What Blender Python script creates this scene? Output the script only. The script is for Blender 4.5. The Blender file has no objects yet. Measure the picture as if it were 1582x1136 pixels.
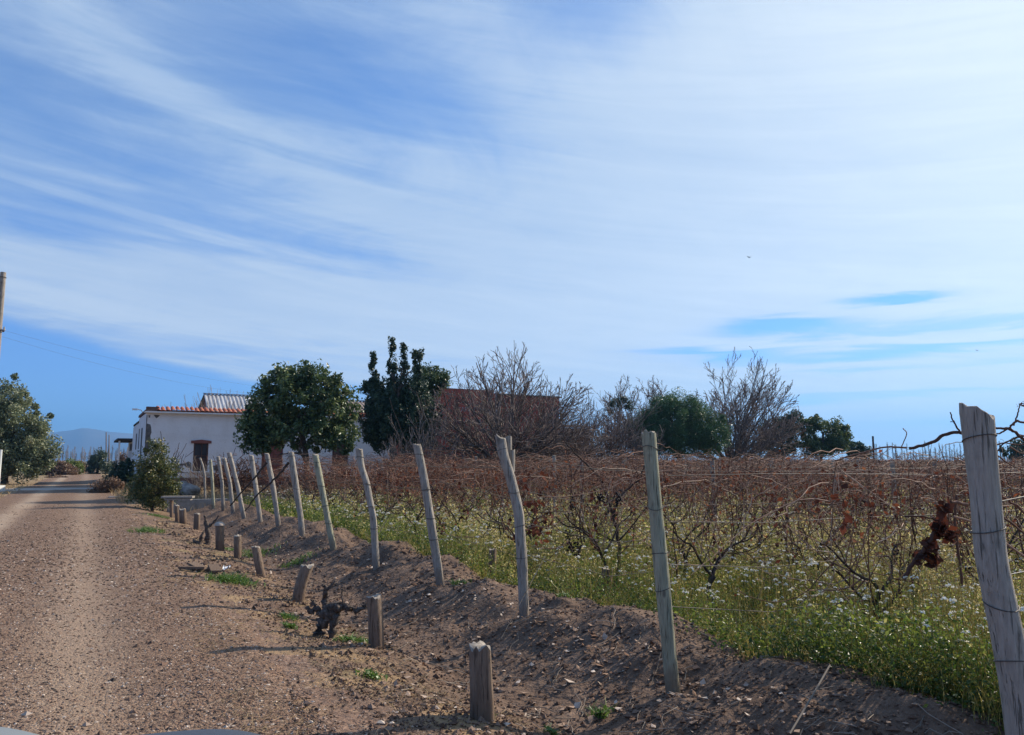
import bpy, math, random
import numpy as np
from mathutils import Vector, Matrix

# ------------------------------------------------------------------ scene, camera, light
sc = bpy.context.scene
COL = sc.collection
FPX, PITCH, EYE = 1150.0, math.atan(144/1150.0), 1.6      # photo 1582x1136, horizon at y=712
cd = bpy.data.cameras.new("camera"); cam = bpy.data.objects.new("camera", cd); COL.objects.link(cam)
cd.sensor_width = 36; cd.lens = 36*FPX/1582; cd.clip_start = .05; cd.clip_end = 60000
cam.location = (0, 0, EYE); cam.rotation_euler = (math.pi/2+PITCH, 0, 0)
sc.camera = cam
sc.view_settings.view_transform = 'Standard'; sc.view_settings.look = 'None'
sc.view_settings.exposure = 0.54; sc.view_settings.gamma = 1.0
try:
    sc.cycles.max_bounces = 6; sc.cycles.transparent_max_bounces = 12
except Exception: pass

SUN_AZ, SUN_EL = math.radians(56), math.radians(33)        # azimuth from +Y towards +X
S_DIR = Vector((math.sin(SUN_AZ)*math.cos(SUN_EL), math.cos(SUN_AZ)*math.cos(SUN_EL), math.sin(SUN_EL)))
sl = bpy.data.lights.new("sun", 'SUN'); sl.energy = 4.5; sl.angle = math.radians(.6); sl.color = (1, .89, .74)
so = bpy.data.objects.new("sun", sl); COL.objects.link(so)
so.rotation_euler = (-S_DIR).to_track_quat('-Z', 'Y').to_euler()

ST, CT = math.sin(PITCH), math.cos(PITCH)
def ray(u, v):
    x = (u-791)/FPX; yc = (568-v)/FPX
    return (x, CT-yc*ST, ST+yc*CT)
def at(u, v, Y):                      # photo pixel + depth -> world point
    r = ray(u, v); k = Y/r[1]
    return Vector((r[0]*k, Y, EYE+r[2]*k))
def azel(u, v):
    r = ray(u, v); return math.atan2(r[0], r[1]), math.atan2(r[2], math.hypot(r[0], r[1]))
DX, DY = -0.4925, 0.8703              # direction of the road (a), and right of it (s)
def at_s(u, v, s):
    r = ray(u, v); k = s/(r[0]*DY - r[1]*DX)
    return Vector((r[0]*k, r[1]*k, EYE+r[2]*k))
def W(a, s): return (a*DX+s*DY, a*DY-s*DX)
def AS(x, y): return (x*DX+y*DY, x*DY-y*DX)

class E:                               # tiny node-expression wrapper
    nt = None
    def __init__(s, sock): s.s = sock
    @staticmethod
    def op(o, *a, clamp=False):
        n = E.nt.nodes.new('ShaderNodeMath'); n.operation = o; n.use_clamp = clamp
        for i, x in enumerate(a):
            if isinstance(x, E): E.nt.links.new(x.s, n.inputs[i])
            else: n.inputs[i].default_value = x
        return E(n.outputs[0])
    def __add__(s, o): return E.op('ADD', s, o)
    __radd__ = __add__
    def __sub__(s, o): return E.op('SUBTRACT', s, o)
    def __rsub__(s, o): return E.op('SUBTRACT', o, s)
    def __mul__(s, o): return E.op('MULTIPLY', s, o)
    __rmul__ = __mul__
    def __truediv__(s, o): return E.op('DIVIDE', s, o)
    def __neg__(s): return s*-1.0
def emin(a, b): return E.op('MINIMUM', a, b)
def emax(a, b): return E.op('MAXIMUM', a, b)
def sstep(x, a, b):
    n = E.nt.nodes.new('ShaderNodeMapRange'); n.interpolation_type = 'SMOOTHSTEP'
    E.nt.links.new(x.s, n.inputs[0]); n.inputs[1].default_value = a; n.inputs[2].default_value = b
    return E(n.outputs[0])
def comb(x, y, z):
    n = E.nt.nodes.new('ShaderNodeCombineXYZ')
    for i, q in enumerate((x, y, z)):
        if isinstance(q, E): E.nt.links.new(q.s, n.inputs[i])
        else: n.inputs[i].default_value = q
    return E(n.outputs[0])
def noise(vec, scale, detail=4, rough=.55, dist=0.0):
    n = E.nt.nodes.new('ShaderNodeTexNoise'); n.inputs['Scale'].default_value = scale
    n.inputs['Detail'].default_value = detail; n.inputs['Roughness'].default_value = rough
    n.inputs['Distortion'].default_value = dist
    if vec is not None: E.nt.links.new(vec.s, n.inputs['Vector'])
    return E(n.outputs[0])
def mixc(f, a, b, mode='MIX'):
    n = E.nt.nodes.new('ShaderNodeMix'); n.data_type = 'RGBA'; n.blend_type = mode
    for i, q in ((0, f), (6, a), (7, b)):
        if isinstance(q, E): E.nt.links.new(q.s, n.inputs[i])
        elif i == 0: n.inputs[0].default_value = q
        else: n.inputs[i].default_value = (*q, 1)
    return E(n.outputs[2])

def make_world():
    w = bpy.data.worlds.new("World"); sc.world = w; w.use_nodes = True
    nt = w.node_tree; nt.nodes.clear(); E.nt = nt
    sky = nt.nodes.new('ShaderNodeTexSky'); sky.sky_type = 'NISHITA'; sky.sun_disc = False
    sky.sun_elevation = SUN_EL; sky.sun_rotation = SUN_AZ
    sky.altitude = 900; sky.air_density = 1.0; sky.dust_density = .3; sky.ozone_density = 2.2
    tc = nt.nodes.new('ShaderNodeTexCoord'); sp = nt.nodes.new('ShaderNodeSeparateXYZ')
    nt.links.new(tc.outputs['Generated'], sp.inputs[0])
    x, y, z = (E(sp.outputs[i]) for i in range(3))
    az = E.op('ARCTAN2', x, y); el = E.op('ARCSINE', z)
    zz = emax(z, 0.0)+0.10
    px, py = x/zz, y/zz
    A = math.radians(62); ex, ey = math.sin(A), math.cos(A)
    al = px*ex+py*ey; ac = px*ey-py*ex
    n1 = noise(comb(al*.34, ac*.85, 0.0), .8, 8, .56, 1.1)
    n2 = noise(comb(al*1.3+7.3, ac*1.9, 3.0), 1.0, 9, .64, 2.0)
    n3 = noise(comb(az*2.2, el*20.0, 5.0), 1.6, 5, .6, .8)
    n5 = noise(comb(az*1.7+2.0, (el+az*.13)*26.0, 1.0), 1.3, 6, .6, .7)
    n4 = noise(comb(az*5.0, el*9.0, 15.0), 2.0, 6, .6, .5)
    # everything painted as distance-free directions of the sky (azimuth, elevation)
    wz = az+(n4-.5)*.06; we = el+(n3-.5)*.05
    def blob(u, v, ru, rv, slope=0.0, amp=1.0):
        a0, e0 = azel(u, v); sa = ru/FPX; se = rv/FPX
        da = (wz-a0); de = we-e0-da*slope
        q = (da*(1/sa)); p = de*(1/se)
        g = E.op('POWER', 2.718281828, (q*q+p*p)*-1.0)
        return g*amp
    m = 0.62+(n1-.5)*.9+(n2-.5)*.55+(n3-.5)*.18+(n5-.5)*(1.15-sstep(el, .12, .6))*.95
    pos_ = True
    for b in [(1420,260,520,300,0,.8),(1000,420,420,110,-.12,.30),(620,500,620,75,-.13,.34),(180,420,330,55,-.10,.30),
              (420,240,420,45,-.42,.22),(700,330,260,60,-.2,.16),(230,110,240,26,-.42,.16),(1000,640,560,50,0,.18),(1400,600,420,70,0,.30),(370,583,60,5,0,.4),
              (560,110,230,75,-.1,-.34),(900,30,150,60,0,-.28),(70,345,130,26,-.05,-.42),(110,190,200,50,-.3,-.14),(330,30,260,50,0,-.10),
              (1380,462,60,8,0,-1.3),(1205,507,80,11,.02,-1.2),(1440,503,230,9,0,-.55),(1100,546,110,7,-.02,-.95),(1400,545,260,7,0,-.75),
              (1400,610,230,7,.02,-.4),(1330,575,110,5,0,-.4),(1560,560,60,9,0,-.3),(1500,655,150,9,0,-.25),(1250,625,60,6,0,-.4),(560,607,60,8,0,-.6)]:
        if not b[5]: continue
        if b[5] < 0 and pos_: m = emin(emax(m, 0.0), 1.02); pos_ = False
        m = m+blob(*b)
    # clear wedge low on the left: below the line (0,497) - (150,520) - (400,588)
    a1, e1 = azel(60, 500); a2, e2 = azel(420, 592)
    line = (az-a1)*((e2-e1)/(a2-a1))+e1+(n4-.5)*.02-(az-a1)*(az-a2)*-.12
    below = sstep(line-el, -.004, .016)
    lim = 1.0-sstep(az, azel(400, 600)[0], azel(640, 600)[0])
    m = E.op('MULTIPLY', m, 1.0-below*lim*.97)
    m = sstep(m, .0, 1.10)
    m = m*.90+.02
    # cloud colour: bluish lilac away from the sun, near white towards it
    dt = x*S_DIR.x+y*S_DIR.y+z*S_DIR.z
    g = E.op('POWER', emax(dt, 0.0), 4.5)
    lowb = 1.0-sstep(el, .02, .42)
    bright = emin(emax(g*1.05+lowb*.48+sstep(m, .45, .95)*.15+(n2-.5)*.25+(n5-.5)*.5, 0.0), 1.0)
    cc = mixc(bright, (.35, .50, .74), (.88, .965, 1.0))
    sc_ = nt.nodes.new('ShaderNodeVectorMath'); sc_.operation = 'SCALE'; nt.links.new(sky.outputs[0], sc_.inputs[0]); sc_.inputs['Scale'].default_value = 1.0
    skyc = mixc(1.0, E(sc_.outputs[0]), mixc(lowb, (.56, .77, 1.02), (.36, .54, .90)), 'MULTIPLY')
    SK = 0.125                                                # sky strength
    cs = nt.nodes.new('ShaderNodeVectorMath'); cs.operation = 'SCALE'
    nt.links.new(cc.s, cs.inputs[0]); cs.inputs['Scale'].default_value = .71/SK
    fin = mixc(m, skyc, E(cs.outputs[0]))
    bg = nt.nodes.new('ShaderNodeBackground'); bg.inputs['Strength'].default_value = SK
    nt.links.new(fin.s, bg.inputs[0])
    out = nt.nodes.new('ShaderNodeOutputWorld'); nt.links.new(bg.outputs[0], out.inputs[0])
make_world()

# ------------------------------------------------------------------ helpers
rs = np.random.RandomState(7)
def tag(o, label=None, cat=None, group=None, kind=None):
    if label: o['label'] = label
    if cat: o['category'] = cat
    if group: o['group'] = group
    if kind: o['kind'] = kind
    return o
def link(name, data=None, parent=None, loc=(0,0,0)):
    o = bpy.data.objects.new(name, data); COL.objects.link(o); o.location = loc
    if parent is not None: o.parent = parent
    return o
class MB:
    def __init__(s): s.V = []; s.F = {3: [], 4: []}; s.R = []; s.n = 0; s.NG = []
    def add(s, V, F, rnd=None):
        V = np.asarray(V, float).reshape(-1, 3); F = np.asarray(F, int)
        s.V.append(V); s.F[F.shape[1]].append(F+s.n)
        s.R.append(np.full(len(V), .5) if rnd is None else np.asarray(rnd, float).reshape(-1)); s.n += len(V)
    def ngon(s, V):                      # planar polygon fan
        V = np.asarray(V, float); n = len(V)
        s.add(np.vstack([V, V.mean(0)]), [(i, (i+1) % n, n) for i in range(n)])
    def box(s, c, d, rz=0.0, rnd=.5):
        c = np.asarray(c, float); d = np.asarray(d, float)/2
        P = np.array([[i, j, k] for i in (-1, 1) for j in (-1, 1) for k in (-1, 1)], float)*d
        cr, sr = math.cos(rz), math.sin(rz)
        P = np.stack([P[:, 0]*cr-P[:, 1]*sr, P[:, 0]*sr+P[:, 1]*cr, P[:, 2]], 1)+c
        s.add(P, [(0,1,3,2),(4,6,7,5),(0,4,5,1),(2,3,7,6),(0,2,6,4),(1,5,7,3)], np.full(8, rnd))
    def mesh(s, name, mat, smooth=True):
        me = bpy.data.meshes.new(name)
        if s.n:
            V = np.concatenate(s.V); tris = np.concatenate(s.F[3]) if s.F[3] else np.zeros((0,3), int)
            qs = np.concatenate(s.F[4]) if s.F[4] else np.zeros((0,4), int)
            me.vertices.add(len(V)); me.vertices.foreach_set('co', V.astype(np.float32).ravel())
            nl = tris.size+qs.size; me.loops.add(nl)
            me.loops.foreach_set('vertex_index', np.concatenate([tris.ravel(), qs.ravel()]).astype(np.int32))
            npoly = len(tris)+len(qs); me.polygons.add(npoly)
            st = np.concatenate([np.arange(len(tris))*3, tris.size+np.arange(len(qs))*4]).astype(np.int32)
            me.polygons.foreach_set('loop_start', st)
            me.polygons.foreach_set('loop_total', np.concatenate([np.full(len(tris), 3), np.full(len(qs), 4)]).astype(np.int32))
            me.polygons.foreach_set('use_smooth', np.full(npoly, smooth))
            me.update(calc_edges=True)
            at_ = me.attributes.new('rnd', 'FLOAT', 'POINT'); at_.data.foreach_set('value', np.concatenate(s.R).astype(np.float32))
        me.materials.append(mat)
        return me
    def build(s, name, mat, parent=None, smooth=True, loc=(0,0,0)):
        return link(name, s.mesh(name, mat, smooth), parent, loc)

def nrm(v): return v/np.maximum(np.linalg.norm(v, axis=-1, keepdims=True), 1e-9)
def tubes(mb, P, R, n=4, rnd=None, cap=False):
    """P (M,N,3) polylines, R (M,N) radii"""
    P = np.asarray(P, float); R = np.asarray(R, float)
    if P.ndim == 2: P = P[None]; R = R[None]
    M, N, _ = P.shape
    T = np.empty_like(P); T[:, 1:-1] = P[:, 2:]-P[:, :-2]; T[:, 0] = P[:, 1]-P[:, 0]; T[:, -1] = P[:, -1]-P[:, -2]
    T = nrm(T); m = nrm(P[:, -1]-P[:, 0])
    ref = np.where(np.abs(m[:, 2:3]) > .8, np.array([[1., 0, 0]]), np.array([[0, 0, 1.]]))[:, None, :]
    U = nrm(np.cross(T, np.broadcast_to(ref, T.shape))); Vv = np.cross(T, U)
    th = np.arange(n)*2*math.pi/n
    X = P[:, :, None]+R[:, :, None, None]*(np.cos(th)[None, None, :, None]*U[:, :, None]+np.sin(th)[None, None, :, None]*Vv[:, :, None])
    idx = np.arange(M*N*n).reshape(M, N, n)
    a = idx[:, :-1]; b = idx[:, 1:]
    F = np.stack([a, np.roll(a, -1, 2), np.roll(b, -1, 2), b], -1).reshape(-1, 4)
    r = rs.rand(M) if rnd is None else np.broadcast_to(rnd, (M,))
    mb.add(X, F, np.repeat(r, N*n))
    if cap:
        for i in range(M): mb.ngon(X[i, -1]); mb.ngon(X[i, 0][::-1])
def leaves(mb, C, size, flat=0.0, rnd=None, aspect=.55):
    """diamond leaves, slightly folded, centres C (M,3)"""
    C = np.asarray(C, float); M = len(C)
    d = nrm(rs.randn(M, 3)*np.array([1, 1, 1-flat*.8])); e = nrm(np.cross(d, rs.randn(M, 3)*np.array([1-flat, 1-flat, 1])+np.array([0, 0, flat*2])))
    s = (np.asarray(size)*(.6+.8*rs.rand(M)))[:, None]
    nn = np.cross(d, e)
    X = np.stack([C-d*s*.5, C+e*s*.5*aspect+nn*s*.08, C+d*s*.5, C-e*s*.5*aspect+nn*s*.08], 1)
    F = np.arange(M*4).reshape(M, 4)
    mb.add(X, F, np.repeat(rs.rand(M) if rnd is None else rnd, 4))
def grow(P, R, nc, t0, t1, ang, lenf, up, rad, N=6, jit=.12, tip=.35, taper=.45):
    """children of every polyline"""
    M, Np, _ = P.shape
    L = np.linalg.norm(P[:, 1:]-P[:, :-1], axis=2).sum(1)
    i = np.repeat(np.arange(M), nc)
    t = t0+(t1-t0)*((np.tile(np.arange(nc), M)+rs.rand(M*nc))/nc)
    f = t*(Np-1); k = np.minimum(f.astype(int), Np-2); fr = (f-k)[:, None]
    B = P[i, k]*(1-fr)+P[i, k+1]*fr; T = nrm(P[i, k+1]-P[i, k])
    r0 = (R[i, k]*(1-fr[:, 0])+R[i, k+1]*fr[:, 0])*rad
    q = nrm(np.cross(T, rs.randn(M*nc, 3)))
    an = np.radians(ang*(.65+.7*rs.rand(M*nc)))[:, None]
    D = T*np.cos(an)+q*np.sin(an)
    ln = L[i]*lenf*(1-taper*t)*(.7+.6*rs.rand(M*nc))
    out = [B]; D = nrm(D)
    for j in range(N-1):
        D = nrm(D+np.array([0, 0, up])/(N-1)+rs.randn(M*nc, 3)*jit)
        out.append(out[-1]+D*(ln/(N-1))[:, None])
    rr = r0[:, None]*np.linspace(1, tip, N)[None]
    return np.stack(out, 1), rr

# value noise
_g = np.random.RandomState(3).rand(256, 256)
def vn(x, y):
    x = np.asarray(x, float); y = np.asarray(y, float)
    xi = np.floor(x).astype(int); yi = np.floor(y).astype(int); fx = x-xi; fy = y-yi
    fx = fx*fx*(3-2*fx); fy = fy*fy*(3-2*fy)
    g = lambda a, b: _g[a % 256, b % 256]
    return (g(xi, yi)*(1-fx)+g(xi+1, yi)*fx)*(1-fy)+(g(xi, yi+1)*(1-fx)+g(xi+1, yi+1)*fx)*fy-.5
def fbm(x, y, o=4):
    r = 0; a = 1.
    for i in range(o): r = r+a*vn(x*2**i+17*i, y*2**i+31*i); a *= .5
    return r
def sm(x, a, b):
    t = np.clip((x-a)/(b-a), 0, 1); return t*t*(3-2*t)
SP = [-400, -6, -3.5, -3.0, 1.25, 1.75, 2.15, 2.5, 3.0, 3.45, 4.1, 4.65, 5.0, 5.5, 6.0, 400]
ZP = [-.1, .05, .10, 0., 0., -.06, -.16, -.26, -.37, -.33, -.13, .06, .03, -.30, -.45, -.45]
FIX = []
def terrain(a, s):
    a = np.asarray(a, float); s = np.asarray(s, float)
    w = s+.10*np.sin(a*.9)*sm(s, 1, 2)*(1-sm(s, 5, 7))+.12*vn(a*.6, s*.3)*sm(s, 1.2, 2)
    z = np.interp(w, SP, ZP)
    bank = sm(s, 3.3, 4.2)*(1-sm(s, 5.1, 6))
    z = z+bank*sm(a, 3, 5)*(-.02-.10*np.cos((a-4.5)*2*math.pi/2.42)*(.6+vn(a*.3, s*.2)))*sm(s, 3.6, 4.5)
    z = z+bank*(.16*vn(a*.75+.35, s*.5+9)+.14*vn(a*2.1, s*2.1)+.07*vn(a*5, s*5))
    soil = sm(s, 1.6, 2.6)
    z = z+soil*.035*fbm(a*3.1, s*3.1, 4)+.012*fbm(a*2, s*2, 3)*(1-soil)
    z = z+(1-sm(np.abs(s+.9), 0, 2.4))*.02-.02*np.exp(-((s-.2)/.3)**2)-.02*np.exp(-((s+1.6)/.3)**2)
    field = sm(s, 5.6, 6.4); z = z+field*.05*fbm(a*.8, s*.8, 3)
    for (ca, cs, cz) in FIX: z = z+cz*np.exp(-((a-ca)/.55)**2-((s-cs)/.5)**2)
    yard = sm(a, 31.5, 33.5)*(1-sm(s, 14, 24)); z = z*(1-yard)+yard*.03*fbm(a*.5, s*.5, 3)
    return z
def gz(x, y):
    a, s = AS(x, y); return float(terrain(a, s))

for (u, v, s_) in [(1592,1320,4.1),(1040,1072,4.1),(810,955,4.1),(680,903,4.1),(581,878,4.1),(515,848,4.1),(467,830,4.1),(430,812,4.1),(402,806,4.1),(377,801,4.1),(360,792,4.1),(345,788,4.1),(330,786,4.1),
                 (745,1108,2.45),(582,1000,2.45),(460,928,2.45),(404,890,2.45),(367,862,2.45),(340,850,2.45),(304,818,2.45),(283,808,2.45),(500,985,2.2)]:
    p_ = at_s(u, v, s_); ca_, cs_ = AS(p_.x, p_.y); FIX.append((ca_, cs_, p_.z-gz(p_.x, p_.y)))
FIX[:] = [(a_, s_, float(np.clip(z_, -.3, .3))) for a_, s_, z_ in FIX]

# ------------------------------------------------------------------ materials
def mat(name, fn, rough=.9, bump=None, spec=.2, trans=0.0):
    m = bpy.data.materials.new(name); m.use_nodes = True; nt = m.node_tree; E.nt = nt
    b = nt.nodes['Principled BSDF']; b.inputs['Roughness'].default_value = rough
    b.inputs['Specular IOR Level'].default_value = spec
    c = fn()
    if isinstance(c, tuple) and isinstance(c[0], E): c, h, dist = c
    else: h = None
    if isinstance(c, E): nt.links.new(c.s, b.inputs['Base Color'])
    else: b.inputs['Base Color'].default_value = (*c, 1)
    if h is not None:
        bp = nt.nodes.new('ShaderNodeBump'); bp.inputs['Distance'].default_value = dist; bp.inputs['Strength'].default_value = 1
        nt.links.new(h.s, bp.inputs['Height']); nt.links.new(bp.outputs[0], b.inputs['Normal'])
    if trans:
        t = nt.nodes.new('ShaderNodeBsdfTranslucent'); mx = nt.nodes.new('ShaderNodeMixShader'); mx.inputs[0].default_value = trans
        if isinstance(c, E): nt.links.new(c.s, t.inputs[0])
        else: t.inputs[0].default_value = (*c, 1)
        o = nt.nodes['Material Output']
        nt.links.new(b.outputs[0], mx.inputs[1]); nt.links.new(t.outputs[0], mx.inputs[2]); nt.links.new(mx.outputs[0], o.inputs[0])
    return m
def obj_co():
    n = E.nt.nodes.new('ShaderNodeTexCoord'); return E(n.outputs['Object'])
def sep(v):
    n = E.nt.nodes.new('ShaderNodeSeparateXYZ'); E.nt.links.new(v.s, n.inputs[0]); return [E(n.outputs[i]) for i in range(3)]
def rndattr():
    n = E.nt.nodes.new('ShaderNodeAttribute'); n.attribute_name = 'rnd'; return E(n.outputs['Fac'])
def oinfo():
    n = E.nt.nodes.new('ShaderNodeObjectInfo'); return E(n.outputs['Random'])
def ramp(f, *stops):
    n = E.nt.nodes.new('ShaderNodeValToRGB'); E.nt.links.new(f.s, n.inputs[0]); el = n.color_ramp.elements
    while len(el) < len(stops): el.new(.5)
    for e, (p, c) in zip(el, stops): e.position = p; e.color = (*c, 1)
    return E(n.outputs[0])
def voro(vec, scale, out='Color', feat='F1', rand=1.0):
    n = E.nt.nodes.new('ShaderNodeTexVoronoi'); n.feature = feat; n.inputs['Scale'].default_value = scale; n.inputs['Randomness'].default_value = rand
    E.nt.links.new(vec.s, n.inputs['Vector']); return E(n.outputs[out])
def gravel_mix(o):
    v = voro(o, 75); x, y, z = sep(v); d = voro(o, 75, 'Distance')
    v2 = voro(o, 34); x2, y2, z2 = sep(v2); d2 = voro(o, 34, 'Distance')
    st = [(0, (.05, .038, .033)), (.25, (.16, .10, .072)), (.5, (.22, .13, .09)), (.72, (.28, .195, .145)), (.9, (.34, .20, .135)), (1, (.52, .42, .33))]
    c = mixc(.45, ramp(x, *st), ramp(x2, *st))
    big = noise(o, .55, 4, .6)
    c = mixc(sstep(big, .45, .7)*.55, c, (.205, .130, .092))
    c = mixc(sstep(noise(o, 2.6, 3, .5), .5, .75)*.35, c, (.15, .095, .068))
    return c, (1.0-d)*.6+(1.0-d2)*.8
def m_road():
    o = obj_co(); c, h = gravel_mix(o)
    x, y, z = sep(o); s = x*DY-y*DX
    t = E.op('POWER', 2.718281828, (s+1.9)*(s+1.9)*-9.0)+E.op('POWER', 2.718281828, (s-.0)*(s-.0)*-7.0)*.45
    c = mixc(1.0, c, (.92, .90, .82), 'MULTIPLY')
    c = mixc(emin(t*noise(o, .35, 3, .6)*1.5, .7), c, (.42, .32, .23))
    pt = sstep(noise(o, .8, 5, .65), .55, .68); c = mixc(pt*.45, c, (.30, .20, .13))
    return c, h, .012
M_ROAD = mat('gravel', m_road, .95)
def m_soil():
    o = obj_co(); x, y, z = sep(o); s = x*DY-y*DX; a = x*DX+y*DY
    n = noise(o, 3.0, 6, .65); n2 = noise(o, 22., 5, .6); n3 = noise(o, .7, 3, .5)
    c = ramp(n*.55+n2*.45, (.3, (.07, .041, .027)), (.5, (.16, .104, .072)), (.7, (.25, .17, .12)))
    gc, gh = gravel_mix(o)
    w = 1.0-sstep(s+(n3-.5)*1.6, 1.25, 2.3)
    c = mixc(w*.8, c, gc)
    straw = sstep(noise(o, 1.3, 5, .7), .47, .62)*sstep(s, .9, 1.5)*(1.0-sstep(s, 2.3, 2.9))
    c = mixc(straw*.7, c, (.36, .24, .125))
    gr = sstep(noise(o, .9, 5, .65), .56, .66)*sstep(s, 1.0, 1.6)*(1.0-sstep(s, 2.4, 3.2))
    c = mixc(gr*.25, c, (.09, .12, .03))
    fld = sstep(s+(n3-.5), 4.9, 5.8)*(1.0-sstep(a, 30.0, 33.0)*(1.0-sstep(s, 14.0, 20.0)))
    c = mixc(fld*.7, c, mixc(n2, (.09, .10, .035), (.20, .17, .075)))
    yd = sstep(a, 30.0, 34.0)*(1.0-sstep(s, 14.0, 20.0))
    c = mixc(yd*.7, c, mixc(n2, (.26, .17, .09), (.40, .29, .17)))
    left = 1.0-sstep(s, -3.6, -3.0)
    c = mixc(left*.75, c, mixc(n, (.20, .14, .07), (.36, .26, .15)))
    far = sstep(E.op('SQRT', x*x+y*y), 70.0, 140.0)
    c = mixc(far*.85, c, mixc(noise(o, .02, 4, .6), (.12, .12, .06), (.24, .18, .11)))
    v = voro(o, 14., 'Distance')
    return c, n*2.2+n2*1.0+(1.0-v)*.5+gh*.25*w, .03
M_SOIL = mat('soil', m_soil, .97)
def m_post(c0, c1, c2):
    def f():
        o = obj_co(); x, y, z = sep(o)
        g = noise(comb(x*9.0, y*9.0, z*.9), 5.0, 6, .65, .4); b = noise(o, 4.0, 4, .6); cr = noise(comb(x*30.0, y*30.0, z*1.2), 3.0, 4, .6)
        c = ramp(g, (.3, c0), (.52, c1), (.75, c2))
        c = mixc(sstep(b, .58, .72)*.6, c, tuple(q*.55 for q in c0))
        c = mixc(sstep(cr, .60, .68)*.6, c, (.04, .033, .028))
        kn = voro(comb(x*5.0, y*5.0, z*2.2), 1.6, 'Distance'); c = mixc((1.0-sstep(kn, .05, .16))*.8, c, (.06, .045, .035))
        c = mixc((1.0-sstep(z+(b-.5)*.5, .02, .28))*.85, c, (.12, .075, .05))
        c = mixc((oinfo()-.5)*.3+.15, c, tuple(q*1.25 for q in c2))
        return c, g*1.0+sstep(cr, .58, .70)*-1.2+b*.6, .014
    return f
M_POST = mat('weathered_wood', m_post((.17, .145, .12), (.31, .27, .225), (.46, .41, .34)), .9)
M_POSTG = mat('treated_pine', m_post((.19, .185, .13), (.33, .315, .215), (.45, .42, .30)), .85)
M_STUMP = mat('brown_wood', m_post((.095, .065, .047), (.20, .145, .105), (.32, .24, .175)), .93)
M_END = mat('end_grain', lambda: (ramp(noise(obj_co(), 40, 4, .6), (.3, (.20, .17, .14)), (.7, (.42, .37, .31)))), .9)
M_WIRE = mat('wire', lambda: (.075, .06, .05), .6, spec=.4)
M_BARK = mat('vine_bark', lambda: (ramp(noise(obj_co(), 18, 5, .65), (.3, (.025, .018, .015)), (.7, (.10, .072, .055)))), .95)
M_OLDV = mat('old_vine_bark', lambda: (ramp(noise(obj_co(), 30, 5, .7), (.35, (.04, .03, .025)), (.55, (.11, .085, .07)), (.75, (.26, .22, .19)))), .95)
M_CANE = mat('cane', lambda: (ramp(rndattr(), (0, (.06, .03, .022)), (.4, (.17, .08, .05)), (.75, (.28, .15, .10)), (1, (.50, .36, .26)))), .75)
M_DLEAF = mat('dead_leaf', lambda: (ramp(rndattr(), (0, (.04, .018, .013)), (.4, (.15, .045, .025)), (.75, (.28, .09, .04)), (1, (.38, .19, .10)))), .85, trans=.3)
M_GRAPE = mat('raisin', lambda: (.018, .012, .014), .6)
M_TWIG = mat('twig_grey', lambda: (ramp(rndattr(), (0, (.09, .07, .06)), (.6, (.20, .155, .13)), (1, (.36, .28, .235)))), .9)
M_TWIGP = mat('twig_pale', lambda: (ramp(rndattr(), (0, (.17, .14, .11)), (1, (.34, .28, .22)))), .9)
M_TWIGD = mat('twig_dark', lambda: (ramp(rndattr(), (0, (.03, .02, .018)), (.6, (.09, .055, .043)), (1, (.16, .10, .075)))), .9)
M_TWIGR = mat('twig_rusty', lambda: (ramp(rndattr(), (0, (.07, .035, .025)), (.6, (.16, .075, .045)), (1, (.22, .13, .08)))), .9)
M_TRUNK = mat('tree_bark', lambda: (ramp(noise(obj_co(), 6, 5, .65), (.3, (.05, .04, .032)), (.7, (.15, .115, .09)))), .95)
def folmat(name, a, b, c, tr=.25): return mat(name, lambda: (ramp(rndattr(), (0, a), (.6, b), (1, c))), .42, trans=tr, spec=.5)
M_F1 = folmat('foliage_broad', (.03, .055, .02), (.085, .13, .04), (.26, .29, .10))
M_F2 = folmat('foliage_conifer', (.02, .042, .022), (.045, .08, .038), (.11, .15, .07), .15)
M_F3 = folmat('foliage_pine', (.03, .07, .03), (.08, .155, .055), (.17, .25, .09), .2)
M_F4 = folmat('foliage_olive', (.08, .10, .045), (.20, .23, .11), (.40, .38, .22), .2)
M_F5 = folmat('foliage_shrub', (.03, .055, .015), (.11, .13, .035), (.38, .30, .09))
M_F6 = folmat('foliage_lime', (.08, .12, .02), (.15, .19, .035), (.25, .27, .06))
M_F7 = folmat('foliage_bluegreen', (.03, .05, .03), (.07, .105, .06), (.12, .15, .09))
M_BROWNBUSH = folmat('foliage_dry', (.12, .07, .04), (.22, .13, .075), (.34, .22, .13))
M_GRASS = folmat('weed_blades', (.12, .13, .025), (.38, .32, .09), (.60, .47, .22), .5)
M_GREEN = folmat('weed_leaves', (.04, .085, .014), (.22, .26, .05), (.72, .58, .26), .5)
M_TUFT = folmat('tuft', (.05, .11, .015), (.10, .19, .03), (.19, .26, .06), .35)
M_FLOWER = mat('white_flower', lambda: (ramp(rndattr(), (0, (.60, .58, .46)), (.4, (.78, .77, .68)), (1, (.86, .85, .80)))), .8, trans=.25)
M_STRAW = mat('straw', lambda: (ramp(rndattr(), (0, (.20, .13, .07)), (1, (.50, .37, .20)))), .9)
M_LITTER = mat('fallen_leaf', lambda: (ramp(rndattr(), (0, (.08, .042, .025)), (.4, (.20, .11, .065)), (.75, (.38, .26, .18)), (1, (.62, .51, .41)))), .9)
M_STONE = mat('pebble', lambda: (ramp(rndattr(), (0, (.045, .037, .033)), (.3, (.14, .088, .062)), (.6, (.24, .145, .098)), (.85, (.34, .24, .175)), (1, (.60, .50, .40)))), .9)
M_CLOD = mat('clod', lambda: (ramp(rndattr(), (0, (.08, .048, .033)), (.6, (.17, .108, .075)), (1, (.29, .20, .145)))), .97)
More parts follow.
